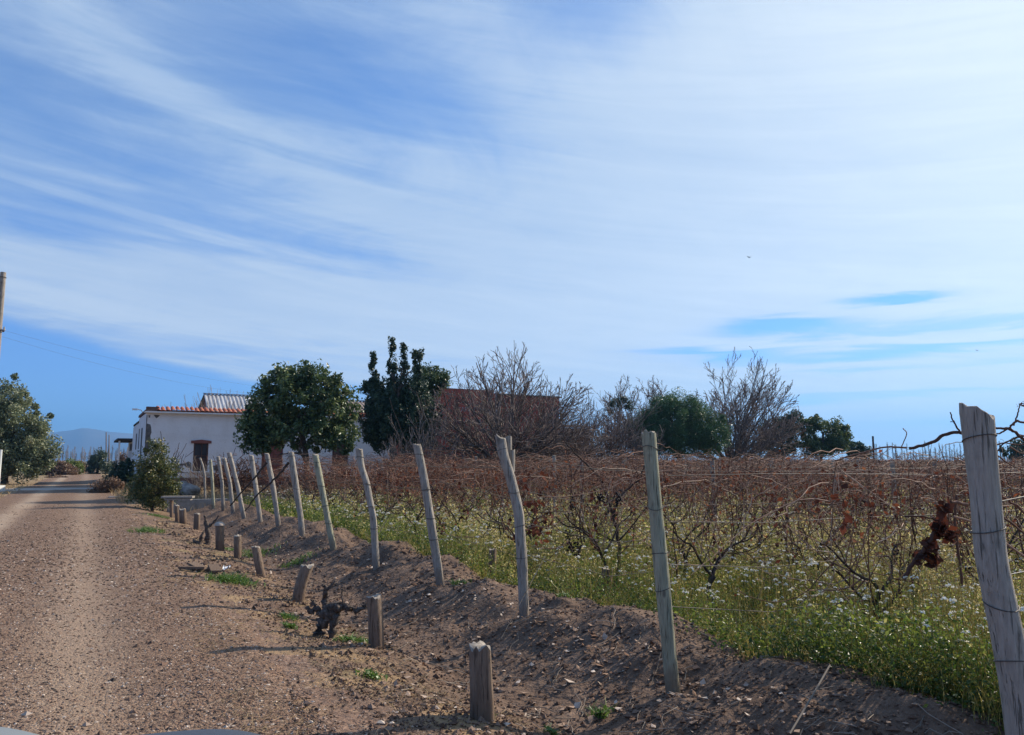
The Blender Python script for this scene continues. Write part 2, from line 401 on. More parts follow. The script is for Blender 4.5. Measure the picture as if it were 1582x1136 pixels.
M_ROCK = mat('rock', lambda: (ramp(noise(obj_co(), 5, 5, .6), (.3, (.16, .14, .125)), (.7, (.36, .32, .28)))), .9)
M_PAPER = mat('white_litter', lambda: (.78, .78, .77), .6)
def m_plaster():
    o = obj_co(); x, y, z = sep(o)
    n = noise(o, .9, 6, .6); n2 = noise(o, 6, 5, .6)
    c = mixc(sstep(n, .42, .68)*.5, (.71, .71, .70), (.57, .55, .52))
    c = mixc(sstep(n2, .6, .75)*.35, c, (.45, .42, .38))
    dirt = (1.0-sstep(z+(n-.5)*1.4, .5, 1.5))
    c = mixc(dirt*.55, c, (.38, .33, .28))
    return c, n2*1.0, .02
M_PLASTER = mat('white_plaster', m_plaster, .9)
M_ADOBE = mat('exposed_adobe', lambda: (ramp(noise(obj_co(), 5, 5, .6), (.3, (.075, .07, .068)), (.7, (.17, .155, .14)))), .95)
M_PLINTH = mat('brown_plinth', lambda: (ramp(noise(obj_co(), 3, 5, .6), (.3, (.11, .06, .048)), (.7, (.19, .115, .09)))), .95)
M_TILE = mat('clay_tile', lambda: (ramp(noise(obj_co(), 2.2, 4, .6), (.3, (.30, .085, .045)), (.55, (.44, .15, .08)), (.8, (.52, .24, .14)))), .8)
M_LINTEL = mat('painted_lintel', lambda: (ramp(noise(obj_co(), 4, 4, .6), (.3, (.17, .06, .045)), (.7, (.24, .095, .07)))), .85)
M_DOOR = mat('brown_boards', lambda: (ramp(noise(obj_co(), 5, 5, .6), (.3, (.06, .035, .028)), (.7, (.125, .07, .055)))), .8)
M_REVEAL = mat('white_frame', lambda: (.68, .67, .64), .8)
M_GLASSD = mat('old_glass', lambda: (.05, .05, .055), .2, spec=.5)
def m_brick():
    o = obj_co(); n = E.nt.nodes.new('ShaderNodeTexBrick'); x, y, z = sep(o)
    E.nt.links.new(comb(x, z, 0.0).s, n.inputs[0]); n.inputs['Scale'].default_value = 4.0
    n.inputs['Color1'].default_value = (.36, .078, .052, 1); n.inputs['Color2'].default_value = (.44, .11, .072, 1); n.inputs['Mortar'].default_value = (.25, .09, .07, 1)
    n.inputs['Mortar Size'].default_value = .012
    return mixc(sstep(noise(o, .8, 5, .6), .45, .7)*.4, E(n.outputs[0]), (.13, .04, .033))
M_BRICK = mat('red_brick', m_brick, .9)
M_BRICK2 = mat('dull_brick', lambda: (ramp(noise(obj_co(), 2, 5, .6), (.3, (.17, .075, .06)), (.7, (.27, .13, .10)))), .9)
M_ZINC = mat('corrugated_zinc', lambda: (ramp(noise(obj_co(), .7, 5, .6), (.35, (.30, .30, .31)), (.65, (.46, .46, .47)))), .55, spec=.5)
M_RUSTROOF = mat('brown_roof', lambda: (ramp(noise(obj_co(), .9, 5, .6), (.35, (.20, .14, .11)), (.65, (.33, .26, .22)))), .85)
M_CONC = mat('concrete', lambda: (ramp(noise(obj_co(), 4, 6, .65), (.3, (.20, .19, .18)), (.7, (.38, .36, .33)))), .9)
M_LETTER = mat('white_paint', lambda: (ramp(noise(obj_co(), 6, 4, .6), (.3, (.28, .20, .18)), (.7, (.52, .46, .43)))), .8)
M_DARK = mat('dark_felt', lambda: (.04, .036, .034), .9)
M_HILL = mat('hill', lambda: (ramp(noise(obj_co(), .002, 6, .6), (.3, (.10, .10, .09)), (.7, (.20, .18, .15)))), .95)
M_CAR = mat('car_paint', lambda: (.05, .06, .08), .55, spec=.3)
M_CARL = mat('grey_plastic', lambda: (.17, .19, .20), .6, spec=.3)
M_RUBBER = mat('rubber', lambda: (.02, .02, .02), .8)
M_LAMP = mat('lamp_glass', lambda: (.6, .6, .6), .15, spec=.6)
M_TRACK = mat('pale_dust', lambda: (ramp(noise(obj_co(), 2, 5, .6), (.3, (.33, .27, .22)), (.7, (.50, .43, .36)))), .95)

# ------------------------------------------------------------------ the setting: ground, road, hills
def axis(fine0, fine1, d, lo, hi, g=1.12):
    c = list(np.arange(fine0, fine1, d)); x = fine1; st = d
    while x < hi: c.append(x); st *= g; x += st
    c.append(hi); x = fine0; st = d; L = []
    while x > lo: st *= g; x -= st; L.append(max(x, lo))
    return np.array(sorted(set(L))+c)
def sheet(name, A, S, zoff, m, kind='structure'):
    a, s = np.meshgrid(A, S, indexing='ij'); z = terrain(a, s)+zoff
    X = a*DX+s*DY; Y = a*DY-s*DX
    mb = MB(); idx = np.arange(a.size).reshape(a.shape)
    F = np.stack([idx[:-1, :-1], idx[:-1, 1:], idx[1:, 1:], idx[1:, :-1]], -1).reshape(-1, 4)
    mb.add(np.stack([X, Y, z], -1), F)
    return tag(mb.build(name, m), kind=kind)
g_ = sheet('ground', axis(1.5, 14, .04, -300, 6000, 1.03), axis(1.2, 6.4, .035, -6000, 6000, 1.07), -.006, M_SOIL)
tag(g_, 'brown dirt ground with a ditch, earth bank and overgrown vineyard field', 'ground')
# gravel road as its own sheet with a ragged edge
def road():
    A = axis(.8, 16, .06, -20, 240, 1.04); u = np.linspace(0, 1, 90)
    a = np.repeat(A[:, None], 90, 1)
    s0 = -3.15+.25*vn(A*.7, A*0+3)+.1*vn(A*3, A*0); s1 = 1.35+.35*vn(A*.5, A*0+8)+.14*vn(A*2.4, A*0+1)
    s = s0[:, None]*(1-u)+s1[:, None]*u
    z = terrain(a, s)+.004; z[:, 0] -= .012; z[:, -1] -= .012
    mb = MB(); idx = np.arange(a.size).reshape(a.shape)
    F = np.stack([idx[:-1, :-1], idx[:-1, 1:], idx[1:, 1:], idx[1:, :-1]], -1).reshape(-1, 4)
    mb.add(np.stack([a*DX+s*DY, a*DY-s*DX, z], -1), F)
    tag(mb.build('gravel_road', M_ROAD), 'reddish gravel road running away along the vineyard', 'road', kind='structure')
road()
def strip(name, a0, a1, s0, s1, m, label):
    A = np.linspace(a0, a1, 14); S = np.linspace(s0, s1, 80); a, s = np.meshgrid(A, S, indexing='ij')
    a = a+.5*vn(s*.5, s*0+2)+.15*vn(s*2, a)
    z = terrain(a, s)+.010; z[0] -= .02; z[-1] -= .02
    mb = MB(); idx = np.arange(a.size).reshape(a.shape)
    F = np.stack([idx[:-1, :-1], idx[:-1, 1:], idx[1:, 1:], idx[1:, :-1]], -1).reshape(-1, 4)
    mb.add(np.stack([a*DX+s*DY, a*DY-s*DX, z], -1), F)
    tag(mb.build(name, m), label, 'track', kind='structure')
strip('dirt_track', 49.0, 52.5, -14, .9, M_TRACK, 'pale dusty track crossing the gravel road before the house')
def hills():
    mb = MB(); n = 160
    us = np.linspace(-500, 760, n)
    prof = np.interp(us, [-500, 0, 60, 90, 110, 130, 150, 175, 200, 260, 340, 420, 520, 640, 760], [690, 676, 672, 667, 665, 661, 664, 668, 670, 673, 678, 686, 694, 704, 712])
    rows = []
    for j, fz in enumerate([0, .35, .7, 1.0]):
        r = []
        for i in range(n):
            p = at(us[i], prof[i], 5200-900*(1-fz)); h = (p.z+5*float(fbm(i*.15, j*1.0, 3))*(fz > .9))*fz*1.0
            r.append((p.x, p.y, h-20*(fz == 0)))
        rows.append(r)
    rows.append([(x*1.08, y*1.08, -20) for x, y, z in rows[-1]])
    V = np.array(rows).reshape(-1, 3); idx = np.arange(len(V)).reshape(5, n)
    F = np.stack([idx[:-1, :-1], idx[:-1, 1:], idx[1:, 1:], idx[1:, :-1]], -1).reshape(-1, 4)
    mb.add(V, F); tag(mb.build('hills', M_HILL), 'distant blue mountain ridge on the horizon', 'hills', kind='structure')
hills()

# ------------------------------------------------------------------ fence posts and anchor stumps
ORD = ['nearest', 'second', 'third', 'fourth', 'fifth', 'sixth', 'seventh', 'eighth', 'ninth', 'tenth', 'eleventh', 'twelfth', 'thirteenth', 'fourteenth', 'fifteenth', 'sixteenth', 'seventeenth', 'eighteenth', 'nineteenth', 'twentieth']
S_F = 4.1
def log(mb, pts, rad, n=18, rough=.06, seed=0, square=0.0, slant=0.0, bury=.25):
    """an uneven log through the points (base first)"""
    pts = np.array([list(p) for p in pts], float)
    b = pts[0]-(pts[1]-pts[0])/np.linalg.norm(pts[1]-pts[0])*bury
    pts = np.vstack([b, pts]); L = np.r_[0, np.cumsum(np.linalg.norm(np.diff(pts, axis=0), axis=1))]
    N = max(10, int(L[-1]/.045)); t = np.linspace(0, L[-1], N)
    # smooth interpolation
    C = np.stack([np.interp(t, L, pts[:, k]) for k in range(3)], 1)
    for _ in range(3): C[1:-1] = (C[:-2]+2*C[1:-1]+C[2:])/4
    th = np.arange(n)*2*math.pi/n
    f = rad*(1+rough*2.2*fbm(np.cos(th)[None]*1.1+seed*7+0*t[:, None], np.sin(th)[None]*1.1+t[:, None]*1.6, 3)+.05*np.sin(t*5+seed)[:, None])
    f = f*(1+square*(np.maximum(np.abs(np.cos(th)), np.abs(np.sin(th)))**-1-1))[None]
    X = np.zeros((N, n, 3)); X[..., 0] = C[:, 0:1]+f*np.cos(th); X[..., 1] = C[:, 1:2]+f*np.sin(th); X[..., 2] = C[:, 2:3]
    X[-1, :, 2] += slant*np.cos(th-math.pi)*rad*1.0+ .012*rs.randn(n)*(rad/.06)
    X[-2, :, 2] += slant*.5*np.cos(th-math.pi)*rad
    idx = np.arange(N*n).reshape(N, n)
    F = np.stack([idx[:-1], np.roll(idx[:-1], -1, 1), np.roll(idx[1:], -1, 1), idx[1:]], -1).reshape(-1, 4)
    mb.add(X, F)
    top = X[-1]; c = top.mean(0)
    inner = c+(top-c)*.93+np.array([0, 0, .006]); 
    return C, top, inner
def ring(mb, c, r, rr=.0035, tilt=(0, 0), n=20, turns=1):
    th = np.linspace(0, 2*math.pi*turns, n*turns+1)
    P = np.stack([c[0]+r*np.cos(th), c[1]+r*np.sin(th), c[2]+tilt[0]*np.cos(th)+tilt[1]*np.sin(th)+th*.0015], 1)
    tubes(mb, P, np.full(len(P), rr), 5, .3)
# (list of photo points base->top, radius, material, slant, label)
POSTS = [
 ([(1592,1320),(1572,1080),(1556,980),(1530,860),(1521,760),(1509,638)], .074, M_POST, .55, 'thick grey weathered fence post with slanted top, closest of all at the right edge'),
 ([(1040,1072),(1027,940),(1014,800),(1002,669)], .058, M_POSTG, 0, 'straight greenish round fence post in front of the flowering weeds'),
 ([(810,955),(806,860),(801,790),(789,740),(776,700),(773,676)], .056, M_POST, .3, 'crooked grey fence post bending left at its top with a split block tied on'),
 ([(680,903),(665,800),(655,740),(644,688)], .056, M_POST, .1, 'straight pale topped fence post leaning left, with a vine trunk behind its foot'),
 ([(581,878),(577,800),(566,745),(557,720),(555,694)], .056, M_POST, .2, 'knobbly grey fence post with a dark bend near its top'),
 ([(515,848),(500,770),(487,703)], .060, M_POSTG, .1, 'straight greenish fence post leaning left, smaller than the green one in front'),
 ([(467,830),(464,796),(459,765),(449,699)], .064, M_POST, .1, 'grey fence post with a swollen knee low down'),
 ([(430,812),(423,760),(412,701)], .062, M_POST, .1, 'grey fence post with canes tied to it, just past the swollen one'),
 ([(402,806),(396,760),(388,704)], .064, M_POST, .2, 'dark topped grey fence post standing before the dark round tree'),
 ([(377,801),(367,750),(354,700)], .066, M_POST, .1, 'grey fence post leaning strongly left, crossed by a dark cane'),
 ([(360,792),(355,745),(346,708)], .062, M_POST, .1, 'wavy fence post right behind the strongly leaning one'),
 ([(345,788),(343,745),(337,706)], .060, M_POST, .1, 'slightly curved grey fence post in front of the low vine pile'),
 ([(330,786),(328,745),(325,711)], .056, M_POSTG, 0, 'slim yellowish fence post just right of the house window'),
 ([(317,773),(316,735),(313,718),(309,708)], .042, M_POST, 0, 'thin crooked pole, last of the fence, in front of the house window'),
]
post_base = []; post_top = []
for k, (px, r, m, sl_, lab) in enumerate(POSTS):
    b = at_s(px[0][0], px[0][1], S_F); Yd = b.y
    pts = [at(u, v, Yd) for u, v in px]
    root = link('fence_post', None, None, pts[0]); tag(root, lab, 'fence post', 'wooden end posts of the vineyard rows')
    loc = np.array(pts[0]); lp = [np.array(p)-loc for p in pts]
    mb = MB(); C, top, inner = log(mb, lp, r, seed=k, slant=sl_, rough=.03 if m is M_POSTG else .07, bury=.45)
    mb.build('shaft', m, root)
    me = MB(); n = len(top); me.add(np.vstack([top, inner, inner.mean(0)[None]]), [(i, (i+1) % n, n+(i+1) % n, n+i) for i in range(n)])
    me.F[3].append(np.array([(n+i, n+(i+1) % n, 2*n) for i in range(n)])+0); me.build('sawn_top', M_END if m is not M_POST else M_POST, root)
    for hz in ([.15, .62, 1.0, 1.32] if k < 6 else [.12, .8]):
        i = np.argmin(abs(C[:, 2]-(C[-1, 2]-hz*.95))); wr = MB(); ring(wr, C[i], r*1.05, .003 if k < 3 else .005, (.01*rs.randn(), .012*rs.randn()), turns=1); wr.build('wire_tie', M_WIRE, root)
    if k == 2:
        for (u, v, h) in ((785, 688, 26), (790, 712, 34)):
            q = np.array(at(u, v, Yd+.08))-loc; bl = MB(); log(bl, [q-np.array([0, 0, h*.5*Yd/FPX]), q+np.array([0, 0, h*.5*Yd/FPX])], .04, 12, .1, k+u, bury=.0)
            bl.build('split_block', M_POST, root)
    post_base.append(np.array(pts[0])); post_top.append(np.array(pts[-1]))

STUMPS = [
 ([(745,1108),(743,1060),(741,998)], .076, .5, 'squarish brown wooden stump nearest the camera, burnt at its foot', 1),
 ([(582,1000),(581,960),(578,922)], .074, .2, 'flat topped brown stump just right of the gnarled old vine', 1),
 ([(460,928),(465,900),(475,875)], .082, 0, 'leaning brown stump with a pale sawn top, left of the gnarled old vine', 1),
 ([(404,890),(399,868),(395,845)], .066, 0, 'curved grey stump leaning left behind the leaning brown one', 1),
 ([(367,862),(367,828)], .060, 0, 'straight slim stump right of the dome topped one', 1),
 ([(340,850),(339,812)], .082, 0, 'stump capped with a pale dome beside two dead vine stems', 0),
 ([(304,818),(305,794)], .070, .2, 'short brown stump left behind the dead vine stems', 1),
 ([(283,808),(282,787)], .085, .5, 'broad square topped stump near the leafy shrub', 1),
 ([(274,802),(273,781)], .075, 0, 'round stump just left of the broad square topped one', 1),
 ([(265,790),(265,770)], .060, 0, 'pale slim stump carrying the plank by the leafy shrub', 1),
]
for k, (px, r, sq, lab, cap_) in enumerate(STUMPS):
    b = at_s(px[0][0], px[0][1], 2.45); pts = [at(u, v, b.y) for u, v in px]
    root = link('anchor_stump', None, None, pts[0]); tag(root, lab, 'stump', 'short wooden stumps beside the ditch')
    loc = np.array(pts[0]); lp = [np.array(p)-loc for p in pts]
    mb = MB(); C, top, inner = log(mb, lp, r, 20, .09, 20+k, square=sq, slant=.15*(k % 3 == 0), bury=.2)
    mb.build('shaft', M_STUMP, root)
    n = len(top); me = MB(); me.add(np.vstack([top, inner, inner.mean(0)[None]]), [(i, (i+1) % n, n+(i+1) % n, n+i) for i in range(n)])
    me.F[3].append(np.array([(n+i, n+(i+1) % n, 2*n) for i in range(n)]))
    if cap_: me.build('sawn_top', M_END, root)
    else:
        th, ph = np.meshgrid(np.linspace(0, 2*math.pi, 17), np.linspace(0, math.pi/2, 7)); R = r*1.25
        X = np.stack([R*np.cos(th)*np.cos(ph), R*np.sin(th)*np.cos(ph), R*.75*np.sin(ph)], -1)+C[-1]
        idx = np.arange(th.size).reshape(th.shape); dm = MB()
        dm.add(X, np.stack([idx[:-1, :-1], idx[:-1, 1:], idx[1:, 1:], idx[1:, :-1]], -1).reshape(-1, 4)); dm.build('dome_cap', M_TRACK, root)
# two short dark stumps at the feet of first vines, beyond the bank
for (u0, v0, u1, v1, r, lab) in ((934, 925, 938, 880, .075, 'dark leaning stump beside a vine trunk beyond the earth bank'), (760, 882, 761, 849, .06, 'small dark stump on the bank left of the crooked post')):
    Yd = 10.3 if u0 > 900 else 12.0
    p0 = at(u0, v0, Yd); p1 = at(u1, v1, Yd); root = link('field_stump', None, None, p0); tag(root, lab, 'stump')
    mb = MB(); C, top, inner = log(mb, [np.zeros(3), np.array(p1-p0)], r, 14, .08, u0, bury=.25); mb.build('shaft', M_STUMP, root)
    n = len(top); me = MB(); me.ngon(top); me.build('sawn_top', M_END, root)

# ------------------------------------------------------------------ vines
def vine_mesh(seed, detail):
    """trunk / canes / leaves / raisins in local coordinates, x = along the row"""
    global rs
    keep = rs; rs = np.random.RandomState(seed)
    H = .62+.25*rs.rand()
    lean = (rs.rand()-.5)*.4
    N = 9; t = np.linspace(0, 1, N)
    tr = np.stack([lean*t+.05*np.sin(t*6+seed), .06*np.sin(t*5+seed*2), t*H], 1); tr[0] -= (0, 0, .15)
    R = np.interp(t, [0, .15, .8, 1], [.042, .034, .028, .026])*(1+.15*np.sin(t*17+seed))
    trunk = MB(); tubes(trunk, tr, R, 8, .4)
    # arms
    arms = []; ar = []
    for sgn in (-1, 1, -1, 1)[:3+seed % 2]:
        a0 = tr[-1] if len(arms) < 2 else tr[6]
        L = .50+.35*rs.rand(); rise = .40+.55*rs.rand()
        tt = np.linspace(0, 1, 9)
        arms.append(np.stack([a0[0]+sgn*L*tt**1.1, a0[1]+.07*np.sin(tt*5+seed)+tt*.2*(rs.rand()-.5), a0[2]+rise*tt**.8+.04*np.sin(tt*9+seed)], 1)); ar.append(np.interp(tt, [0, 1], [.016, .008])*(1+.2*np.sin(tt*21)))
    arms = np.array(arms); ar = np.array(ar); tubes(trunk, arms, ar, 6, .4)
    canes = MB(); nc = {0: 14, 1: 10, 2: 6}[detail]
    C1, R1 = grow(arms, ar, nc, .15, 1, 60, 1.15, 1.0, .52, N=10, jit=.13, tip=.35, taper=.1)
    C1[..., 1] = C1[..., 1]*.75
    top = 1.95+.30*rs.rand()
    C1[..., 2] = np.where(C1[..., 2] > top, top-(C1[..., 2]-top)*.45, C1[..., 2])
    tubes(canes, C1, np.maximum(R1, .0028 if detail == 0 else .004), 5 if detail == 0 else 3)
    C2, R2 = grow(C1, R1, {0: 4, 1: 3, 2: 2}[detail], .3, 1, 65, .55, -.1, .6, N=7, jit=.22)
    C2[..., 2] = np.minimum(C2[..., 2], top+.12)
    tubes(canes, C2, np.maximum(R2, .0018 if detail == 0 else .0032), 4 if detail == 0 else 3)
    # long near-horizontal canes lying on the top wires
    nh = {0: 9, 1: 9, 2: 6}[detail]; t = np.linspace(0, 1, 12)
    for i in range(nh):
        x0 = (rs.rand()-.5)*1.6; L = (1.0+rs.rand())*(1 if rs.rand() < .5 else -1)
        z0 = top-.75*rs.rand()**1.4-.05; sag = .3*rs.rand()
        P = np.stack([x0+L*t, (rs.rand()-.5)*.5+.1*np.sin(t*4+i), z0+.16*np.sin(t*3.1+rs.rand()*2)-sag*t*t*t+.02*rs.randn(12)], 1)
        tubes(canes, P, np.linspace(.006, .002, 12)*(1 if detail == 0 else 1.3), 4, rs.rand())
    for i in range(3 if detail < 2 else 2):
        x0 = (rs.rand()-.5)*1.5; t = np.linspace(0, 1, 7); hh_ = top-.3+.55*rs.rand(); z0 = .7+.3*rs.rand()
        P = np.stack([x0+.5*(rs.rand()-.5)*t+.03*np.sin(t*9+i), (rs.rand()-.5)*.3+.1*t, z0+(hh_-z0)*t], 1)+.012*rs.randn(7, 3); tubes(canes, P, np.linspace(.011, .003, 7), 4, .15*rs.rand())
    # drooping strays
    if detail < 2:
        for i in range(3):
            x0 = (rs.rand()-.5)*1.5; tt = np.linspace(0, 1, 10); L = .9*(rs.rand()-.5)*2
            P = np.stack([x0+L*tt, (rs.rand()-.5)*.3+.15*tt, top-.2-1.3*tt**1.6*rs.rand()], 1)+.012*rs.randn(10, 3)
            tubes(canes, P, np.linspace(.006, .003, 10), 4, .3+.7*rs.rand())
    lv = MB(); nl = {0: 230, 1: 190, 2: 110}[detail]
    pts = np.concatenate([C1[:, 4:].reshape(-1, 3), C2.reshape(-1, 3)])
    w = (np.exp(-((pts[:, 2]-1.65)/.38)**2)+.10)*(.08+rs.rand(len(pts))**6); ch = rs.choice(len(pts), nl, p=w/w.sum())
    leaves(lv, pts[ch]+rs.randn(nl, 3)*.045-np.array([0, 0, .03]), {0: .045, 1: .055, 2: .085}[detail], 0, None, .6)
    for i in range(3 if detail < 2 else 2):
        c = pts[rs.randint(len(pts))]; c = np.array([c[0], c[1], 1.0+.75*rs.rand()]); k_ = 16
        leaves(lv, c+rs.randn(k_, 3)*np.array([.045, .045, .12]), .07, 0, rs.rand(k_)*.5, .8)
    ra = MB()
    if detail < 2:
        for i in range(1):
            p = arms[i % len(arms)][rs.randint(3, 8)]+np.array([0, 0, -.05])
            n = 14; q = p+rs.randn(n, 3)*np.array([.02, .02, .045])-np.array([0, 0, .05])
            for c in q:
                O = np.array([[1,0,0],[-1,0,0],[0,1,0],[0,-1,0],[0,0,1],[0,0,-1]])*.013+c
                ra.add(O, [(0,2,4),(2,1,4),(1,3,4),(3,0,4),(2,0,5),(1,2,5),(3,1,5),(0,3,5)])
    res = (trunk.mesh('trunk', M_BARK), canes.mesh('canes', M_CANE), lv.mesh('dried_leaves', M_DLEAF, False), ra.mesh('grape_bunch', M_GRAPE) if detail < 2 else None)
    far = None
    if detail == 2:
        far = (trunk, canes, lv)
    rs = keep
    return res, far
ROWANG = math.atan2(-DX, DY)
near_v = [vine_mesh(100+i, 0)[0] for i in range(8)]
mid_v = [vine_mesh(200+i, 1)[0] for i in range(8)]
far_m = []
for i in range(6):
    (tm, cm, lm, _), _f = vine_mesh(300+i, 2)
    far_m.append((tm, cm, lm))
a0_, _s = AS(*post_base[2][:2]); rows_a = {}
row_a = [AS(*p[:2])[0] for p in post_base]
for k in range(14, 34): row_a.append(row_a[-1]+2.42)
vines = []
for k, a in enumerate(row_a):
    for i in range(60):
        s = S_F+2.55+1.75*i+.25*(rs.rand()-.5)
        aa = a+.1*rs.randn(); x, y = W(aa, s)
        if y < 2 or x/y > .78 or y > 95: continue
        if a > 33.5 and s < 15+(a-33)*1.0: continue
        vines.append((math.hypot(x, y), k, i, x, y, s))
vines.sort()
NV = 285; cnt = {}
for n_, (d, k, i, x, y, s) in enumerate(vines[:NV]):
    z = gz(x, y)
    root = link('grapevine', None, None, (x, y, z)); root.rotation_euler = (0, 0, ROWANG+(math.pi if rs.rand() < .5 else 0)+.05*rs.randn())
    sc_ = .93+.12*rs.rand(); root.scale = (1, 1, sc_)
    rowname = ('%s fence post' % ORD[k]) if 0 < k < 13 else ('nearest fence post' if k == 0 else None)
    if rowname and i < 6:
        lab = 'bare grapevine, %s from the fence in the wired row ending at the %s' % (['first', 'second', 'third', 'fourth', 'fifth', 'sixth'][i], rowname)
    elif rowname: lab = 'bare grapevine deeper than sixth from the fence in a wired row'
    else: lab = 'small bare grapevine in the farthest wired rows before the trees'
    tag(root, lab, 'grapevine', 'leafless grapevines in the wired rows')
    if d < 15: ms = near_v[(n_*5+k) % 8]
    elif d < 30: ms = mid_v[(n_*3+k) % 8]
    else: ms = far_m[(n_*5+k) % 6]
    for nm, me in zip(('trunk', 'canes', 'dried_leaves', 'grape_bunch'), ms):
        if me is not None and (d < 42 or nm != 'trunk'): link(nm, me, root)
# the rest of the vines: one mass
def far_mass():
    mb = MB(); L = MB()
    P0 = []; Rr = []
    for (d, k, i, x, y, s) in vines[NV:]:
        z = gz(x, y); n = 9; t = np.linspace(0, 1, 6)
        for j in range(n):
            th = ROWANG+rs.randn()*.35+(math.pi if rs.rand() < .5 else 0); l = .5+.9*rs.rand(); zz = z+1.35+.65*rs.rand()
            P0.append(np.stack([x+rs.randn()*.4+np.cos(th)*l*t, y+rs.randn()*.3+np.sin(th)*l*t, zz+.2*np.sin(t*3+j)], 1)); Rr.append(np.full(6, .011))
        P0.append(np.stack([x+0*t+.1*t, y+0*t, z+1.6*t], 1)); Rr.append(np.full(6, .025))
        leaves(L, np.array([x, y, z+1.6])+rs.randn(16, 3)*np.array([.5, .4, .2]), .13)
    if P0: tubes(mb, np.array(P0), np.array(Rr), 3)
    o = mb.build('distant_vines', M_CANE); tag(o, 'far leafless vines merging into a brown band', 'vines', kind='stuff')
    L.build('dried_leaves', M_DLEAF, o)
far_mass()
# inner posts of the rows
def inner_posts():
    mb = MB(); log(mb, [np.array([0, 0, 0.]), np.array([.02, 0, .9]), np.array([-.01, .02, 1.98])], .05, 10, .08, 91, bury=.2); tubes(mb, np.array([[0,0,1.975],[0,0,1.985]]), np.array([.05,.03]), 10, .5)
    base = mb.mesh('field_post', M_POST); n = 0
    spots = [at(1384, 832, 17.5), at(1199, 800, 21), at(1062, 790, 24), at(963, 790, 25)]
    names = ['grey inner post in the vineyard left of the thick corner post', 'inner vineyard post between the green post and the corner post', 'slim inner vineyard post just right of the green post', 'inner vineyard post between the crooked and the green post']
    for k, a in enumerate(row_a):
        for j in range(7):
            s = S_F+7.6+7.2*j+(rs.rand()-.5)*1.0; x, y = W(a, s)
            if y < 14 or x/y > .74 or y > 75 or (a > 33.5 and s < 15+(a-33)): continue
            u = 791+FPX*x/y
            if any(abs(u-791-FPX*q.x/q.y) < 26 and abs(y-q.y) < 9 for q in spots): continue
            spots.append(Vector((x, y, 0)))
    for q in spots[:60]:
        o = link('field_post', base, None, (q.x, q.y, gz(q.x, q.y))); o.rotation_euler = (rs.randn()*.025, rs.randn()*.03, rs.rand()*6); o.scale = (1, 1, .97+.16*rs.rand() if q.y > 22 else 1.03)
        u = 791+FPX*q.x/q.y
        lab = names[n] if n < 4 else 'grey wooden post inside the vineyard rows, %d metres into the field' % round(q.y)
        tag(o, lab if n < 4 else 'thin grey wooden post far inside the vineyard rows', 'vineyard post', 'posts standing inside the vineyard'); n += 1
inner_posts()
# trellis wires, one set per row
for k, a in enumerate(row_a[:22]):
    mb = MB(); s0 = S_F if k < 14 else 17+(a-33)*1.0
    S = np.linspace(s0, 70, 60); x = a*DX+S*DY; y = a*DY-S*DX
    ok = y > .3
    for h in (.75, 1.12, 1.5, 1.92):
        z = -.45+h+.015*np.sin(S*1.1+h)
        if k < 14: z[0] = post_base[k][2]+h*.88
        P = np.stack([x, y, z], 1)
        tubes(mb, P, np.full(60, .003), 4, .5)
    o = mb.build('trellis_wires', M_WIRE)
    lab = 'thin trellis wires of the row strung from the %s fence post' % ORD[k] if k < 14 else 'thin trellis wires of a far row that has no fence post'
    tag(o, lab, 'wires', 'trellis wires of the vineyard rows')

